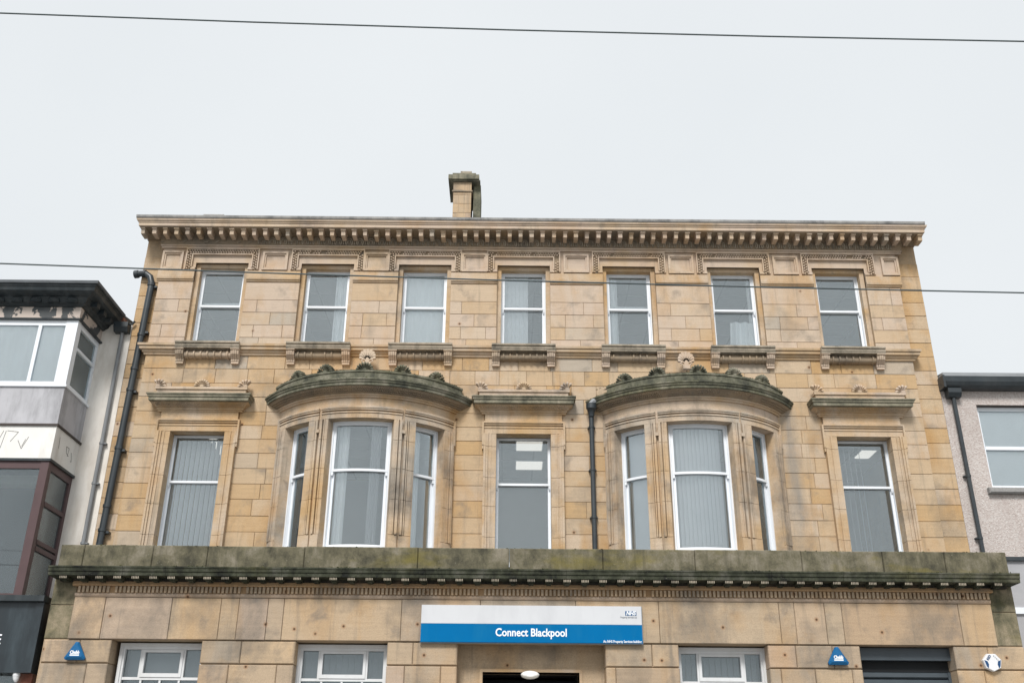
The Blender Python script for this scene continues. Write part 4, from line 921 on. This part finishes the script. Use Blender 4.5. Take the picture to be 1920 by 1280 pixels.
for z in (7.3, 6.55, 5.75, 5.0): cl = collar(MB(), 1.395, -0.09, z, 0.05, 0.035); cl.box(1.33, 1.46, -0.075, 0.02, z - 0.009, z + 0.009); obj('collar', cl, 'black_iron', D)
obj('hopper', MB().tube([(1.395, -0.11, 7.48), (1.395, -0.11, 7.55), (1.395, -0.12, 7.60), (1.395, -0.13, 7.62), (1.395, -0.13, 7.70)], [0.045, 0.055, 0.075, 0.09, 0.09], 12), 'black_iron', D, smooth=True)
obj('lead_outlet', MB().tube([(1.395, -0.12, 7.69), (1.44, -0.14, 7.75), (1.56, -0.18, 7.80)], [0.06, 0.055, 0.03], 8), 'lead', D, smooth=True)

# ================================================================== left neighbour
LN = thing('rendered_house', 'white rendered house with boxy bay and peeling black eaves beside the drainpipe', 'building', (-8.6, 0.15, 0))
XN = -6.765
mb = MB()
for a, b, z0, z1 in strips(-11.5, XN, 0, 9.28, [(-10.9, -7.6, 7.8, 8.9), (-10.9, -7.6, 4.5, 6.3)]): mb.box(a, b, 0.15, 0.4, z0, z1)
mb.box(-11.5, -11.2, 0.401, 8, 0, 9.28).box(XN - 0.25, XN, 0.401, 8, 0, 9.28)
obj('wall', mb, 'render_white', LN)
br = MB()
for r in range(2):
    for k in range(4):
        x = -7.34 + k * 0.115 + 0.05 * r
        if x + 0.1 < -6.95: br.block(x, x + 0.105, 0.14 + random.uniform(0, .02), 0.35, 9.285 + r * 0.07, 9.345 + r * 0.07, 0.012)
obj('exposed_brick', br, 'brick_red', LN)
obj('roof', MB().add([(-11.6, -0.2, 9.40), (XN - 0.2, -0.2, 9.40), (XN - 0.2, 8, 9.40), (-11.6, 8, 9.40), (-11.6, 4, 10.1), (XN - 0.2, 4, 10.1)], [(0, 1, 5, 4), (1, 2, 5), (2, 3, 4, 5), (3, 0, 4), (3, 2, 1, 0)]), 'slate', LN)
BXr, BYf = -7.29, -0.80
# bay carcass in bands from the top: eaves, frieze, window, grey panel, white board, brown window
epath = [(-11.4, BYf), (BXr, BYf), (BXr, 0.16)]
obj('eaves', MB().ret([(-0.4, 9.12), (0.03, 9.12), (0.06, 9.15), (0.10, 9.17), (0.14, 9.25), (0.26, 9.29), (0.29, 9.30), (0.31, 9.36), (0.33, 9.37), (0.33, 9.40), (-0.4, 9.43)], epath), 'eaves_black', LN)
obj('eaves_flashing', MB().ret([(-0.4, 9.43), (0.30, 9.402), (0.36, 9.402), (0.365, 9.45), (-0.4, 9.48)], epath), 'slate', LN)
eb = MB()
for k in range(9):
    x = BXr - 0.12 - k * 0.31; eb.block(x - 0.09, x + 0.09, BYf - 0.17, BYf - 0.03, 9.16, 9.25, 0.04)
for k in range(3):
    y = BYf + 0.15 + k * 0.3; eb.box(BXr + 0.03, BXr + 0.22, y - 0.06, y + 0.06, 9.185, 9.27)
obj('eaves_block', eb, 'eaves_black', LN)
obj('bay_frieze', MB().ret([(-0.3, 8.90), (0.005, 8.90), (0.005, 9.12), (-0.3, 9.12)], epath), 'peeling_black', LN)
obj('bay_bead', MB().ret([(-0.2, 8.875), (0.04, 8.875), (0.045, 8.90), (-0.2, 8.905)], epath), 'eaves_black', LN)
def bay_window(z0, z1, mat, fw, mull, side_bars, gl, name, post):
    f = MB(); y = BYf; x1 = BXr; x0 = -11.3
    f.box(x1 - post, x1, y, y + post * 0.6, z0, z1)                      # corner post
    f.box(x0, x1 - post, y + 0.01, y + 0.07, z1 - fw * 1.4, z1).box(x0, x1 - post, y + 0.01, y + 0.07, z0, z0 + fw)
    for q in mull: f.box(q - fw * 0.45, q + fw * 0.45, y + 0.01, y + 0.07, z0 + fw, z1 - fw * 1.4)
    f.box(x1 - 0.07, x1 - 0.01, y + post * 0.6, 0.149, z1 - fw * 1.4, z1).box(x1 - 0.07, x1 - 0.01, y + post * 0.6, 0.149, z0, z0 + fw)
    f.box(x1 - 0.07, x1 - 0.011, 0.149 - fw, 0.149, z0 + fw, z1 - fw * 1.4).box(x1 - 0.07, x1 - 0.011, y + post * 0.6, y + post * 0.6 + fw * 0.8, z0 + fw, z1 - fw * 1.4)
    for q in side_bars: f.box(x1 - 0.068, x1 - 0.004, y + post * 0.6 + fw * 0.8, 0.149 - fw, q - fw * 0.4, q + fw * 0.4)
    wd = obj(name, f, mat, LN)
    obj('pane', MB().box(x0, x1 - post, y + 0.036, y + 0.042, z0 + fw * 0.5, z1 - fw), gl, wd)
    obj('side_pane', MB().box(x1 - 0.042, x1 - 0.036, y + post * 0.6, 0.149, z0 + fw * 0.5, z1 - fw), gl, wd); return wd
bay_window(7.70, 8.875, 'white_frame', 0.065, (-7.92, -9.2), (8.42,), 'glass', 'bay_window', 0.20)
obj('bay_sill', MB().ret([(-0.1, 7.665), (0.03, 7.665), (0.03, 7.70), (-0.1, 7.70)], epath), 'white_frame', LN)
obj('bay_panel', MB().ret([(-0.2, 7.02), (0.0, 7.02), (0.0, 7.665), (-0.2, 7.665)], epath), 'panel_grey', LN)
obj('board_capping', MB().ret([(-0.1, 6.985), (0.03, 6.985), (0.03, 7.02), (-0.1, 7.02)], epath), 'wood_dark', LN)
bd = obj('white_board', MB().ret([(-0.2, 6.44), (0.005, 6.44), (0.005, 6.985), (-0.2, 6.985)], epath), 'fascia_white', LN)
sc_ = MB()
def stroke(x0, z0, x1, z1, side=False, r=0.0042):
    if side: sc_.tube([(BXr + 0.006, x0, z0), (BXr + 0.006, x1, z1)], r, 4)
    else: sc_.tube([(x0, BYf - 0.006, z0), (x1, BYf - 0.006, z1)], r, 4)
for a in ((-8.28, 6.85, -8.20, 6.66), (-8.20, 6.66, -8.12, 6.9), (-8.08, 6.9, -8.12, 6.6), (-8.06, 6.9, -7.88, 6.88), (-7.88, 6.88, -7.98, 6.72), (-7.86, 6.74, -7.78, 6.60), (-7.78, 6.60, -7.70, 6.80), (-7.74, 6.76, -7.78, 6.64)): stroke(*a)
for a in ((-0.62, 6.86, -0.60, 6.68), (-0.33, 6.80, -0.22, 6.80), (-0.33, 6.80, -0.30, 6.70), (-0.22, 6.80, -0.24, 6.66), (-0.30, 6.70, -0.20, 6.67), (-0.12, 6.76, -0.06, 6.62), (-0.06, 6.62, -0.10, 6.62)): stroke(*a, side=True)
obj('letter_ghosts', sc_, 'scratch', bd)
obj('lower_capping', MB().ret([(-0.1, 6.40), (0.025, 6.40), (0.025, 6.44), (-0.1, 6.44)], epath), 'eaves_black', LN)
bay_window(4.25, 6.40, 'brown_frame', 0.085, (-9.3,), (5.75, 5.15, 5.05), 'glass_dark', 'shop_upper_window', 0.13)
ri = MB().box(-11.4, -7.2, 0.5, 0.55, 4.2, 9.0).box(-11.4, BXr - 0.1, -0.7, 0.5, 6.45, 6.95).box(-11.4, BXr - 0.1, -0.7, 0.5, 8.91, 8.95).box(-11.4, BXr - 0.1, -0.7, 0.5, 4.1, 4.2)
obj('bay_room', ri, 'dark_void', LN)
tag(obj('curtain', pleats(MB(), -9.6, BXr - 0.22, BYf + 0.085, 7.72, 8.86, amp=0.015, wl=0.23), 'curtain_white', smooth=True), 'white net curtain across the front of the boxy white bay window', 'curtain')
sv = MB(); n_ = 40
for k in range(n_ + 1):
    y = BYf + 0.2 + 0.9 * k / n_; q = 0.015 * math.sin(k * 0.9)
    sv.v += [(BXr - 0.10 + q, y, 7.72), (BXr - 0.10 + q, y, 8.86)]
sv.f = [(2 * k, 2 * k + 2, 2 * k + 3, 2 * k + 1) for k in range(n_)]
tag(obj('curtain', sv, 'cream_cloth', smooth=True), 'cream curtain behind the narrow side light of the boxy white bay', 'curtain')
# shopfront
sf = obj('shop_fascia', MB().box(-11.4, -6.80, -1.08, 0.14, 3.17, 4.16), 'fascia_black', LN)
obj('fascia_gutter', MB().box(-11.4, -6.775, -1.17, -0.9, 4.16, 4.245), 'eaves_black', sf)
obj('fascia_edge_strip', MB().box(-6.90, -6.79, -1.10, -1.081, 3.17, 4.15), 'fascia_black', sf)
text('fascia_letter', 'E', 0.20, 'letter_white', -7.36, -1.085, 3.62, sf, bold=0.002)
obj('shopfront', MB().box(-11.4, -7.0, -0.9, 0.14, 0.0, 0.5).box(-7.05, -6.82, -0.95, 0.14, 0.0, 3.169), 'brick_red', LN)
obj('shop_window', MB().box(-11.4, -7.05, -0.85, -0.84, 0.5, 3.169), 'glass_dark', LN)
obj('shop_interior', MB().box(-11.4, -7.05, 0.0, 0.1, 0.5, 3.169), 'dark_void', LN)
K = thing('security_camera', 'small white dome camera under the black shop fascia', 'camera', (-7.02, -1.02, 3.08))
obj('base', MB().tube([(-7.02, -1.02, 3.17), (-7.02, -1.02, 3.13)], 0.05, 14), 'box_white', K); obj('dome', MB().tube([(-7.02, -1.02, 3.13), (-7.015, -1.02, 3.09), (-7.01, -1.02, 3.06), (-7.005, -1.02, 3.045)], [0.046, 0.04, 0.026, 0.01], 14), 'box_white', K, smooth=True)
D = thing('drainpipe', 'grey downpipe with black hopper on the white rendered wall', 'drainpipe', (-6.89, 0.1, 4.8))
obj('pipe', MB().tube([(-6.895, 0.09, 9.10), (-6.895, 0.09, 4.8)], 0.034, 10), 'grey_pipe', D, smooth=True)
obj('hopper', MB().extx([(0.14, 9.23), (-0.03, 9.23), (-0.03, 9.14), (0.02, 9.06), (0.14, 9.06)], -7.03, -6.78), 'black_iron', D)
obj('outlet', MB().tube([(-6.80, 0.06, 9.22), (-6.74, 0.06, 9.22), (-6.70, 0.06, 9.28)], 0.02, 8), 'black_iron', D)
for z in (7.0, 6.3, 5.3): cl = collar(MB(), -6.895, 0.09, z, 0.042, 0.04); cl.box(-6.94, -6.82, 0.08, 0.15, z - 0.012, z + 0.012); obj('collar', cl, 'grey_pipe', D)

# ================================================================== right neighbour
RN = thing('pebbledash_house', 'pinkish pebbledashed house with black gutter on the far side from the drainpipe', 'building', (9.8, 0.15, 0))
mb = MB()
for a, b, z0, z1 in strips(7.525, 13, 0, 8.10, [(8.10, 9.25, 6.36, 7.85)]): mb.box(a, b, 0.13, 0.4, z0, z1)
mb.box(12.7, 13, 0.401, 8, 0, 8.1)
obj('wall', mb, 'pebbledash', RN)
obj('roof', MB().add([(7.53, 0.0, 8.38), (13.1, 0.0, 8.38), (13.1, 8, 8.38), (7.53, 8, 8.38), (7.53, 4, 9.0), (13.1, 4, 9.0)], [(0, 1, 5, 4), (1, 2, 5), (2, 3, 4, 5), (3, 0, 4), (3, 2, 1, 0)]), 'slate', RN)
obj('roof_edge', MB().box(7.53, 13.1, -0.06, 0.3, 8.30, 8.375), 'lead', RN)
obj('gutter', MB().extx([(0.12, 8.10), (0.0, 8.10), (-0.06, 8.14), (-0.09, 8.20), (-0.10, 8.295), (-0.08, 8.295), (0.12, 8.25)], 7.535, 13.1), 'black_iron', RN)
obj('gutter_bracket', MB().box(7.50, 7.535, -0.11, 0.13, 8.09, 8.31), 'black_iron', RN)
f = MB().box(8.10, 8.16, 0.22, 0.3, 6.36, 7.85).box(9.19, 9.25, 0.22, 0.3, 6.36, 7.85).box(8.16, 9.19, 0.22, 0.3, 7.77, 7.85).box(8.16, 9.19, 0.22, 0.3, 6.36, 6.43).box(8.16, 9.19, 0.21, 0.3, 7.06, 7.12)
wd = obj('window', f, 'white_frame', RN); obj('pane', MB().box(8.15, 9.2, 0.255, 0.261, 6.4, 7.8), 'glass', wd)
obj('reveal', MB().box(8.10, 9.25, 0.14, 0.22, 7.835, 7.85), 'wood_dark', wd)
obj('window_sill', MB().block(8.0, 9.35, 0.03, 0.35, 6.255, 6.355, 0.02), 'sill_concrete', RN)
obj('room', MB().box(8.0, 9.4, 1.2, 1.3, 6.2, 8.0), 'room_paint', RN)
tag(obj('roller_blind', bx(8.14, 9.21, 0.285, 0.29, 6.38, 7.82), 'curtain_white'), 'pale roller blind pulled down in the pebbledashed house window', 'blind')
sf = obj('shopfront', MB().box(7.56, 13, -0.25, 0.129, 0.0, 5.06), 'grey_render', RN)
obj('flashing', MB().box(7.56, 13, -0.30, 0.129, 5.061, 5.12), 'black_iron', sf); obj('white_band', MB().box(7.56, 13, -0.29, -0.2501, 4.24, 4.335), 'white_frame', sf)
D = thing('drainpipe', 'black downpipe with square hopper on the pebbledashed wall', 'drainpipe', (7.705, 0.07, 5.12))
obj('pipe', MB().tube([(7.70, 0.07, 8.0), (7.705, 0.07, 5.12)], 0.036, 10), 'black_iron', D, smooth=True)
obj('hopper', MB().extx([(0.13, 8.10), (-0.03, 8.10), (-0.03, 8.02), (0.02, 7.95), (0.13, 7.95)], 7.59, 7.82), 'black_iron', D)
for z in (6.55, 5.5): cl = collar(MB(), 7.703, 0.07, z, 0.044, 0.04); cl.box(7.63, 7.70, 0.06, 0.13, z - 0.01, z + 0.01); obj('collar', cl, 'black_iron', D)

# ================================================================== overhead wires
for (a, b, lab) in (((-4.663, -8, 5.998), (4.657, -8, 5.789), 'lower dark tram wire crossing the street in front of the top-floor windows'),
                    ((-3.654, -10.5, 6.652), (3.616, -10.5, 6.481), 'upper dark tram wire crossing the open sky above the roof')):
    a, b = Vector(a), Vector(b); d = b - a; P = [a + d * t - Vector((0, 0, 0.10 * (0.25 - (t - 0.5) ** 2))) for t in [-2.5 + 0.25 * k for k in range(25)]]
    tag(obj('overhead_wire', MB().tube(P, 0.0072 if a.y > -9 else 0.0055, 8), 'wire', smooth=True), lab, 'wire', 'overhead tram wires')
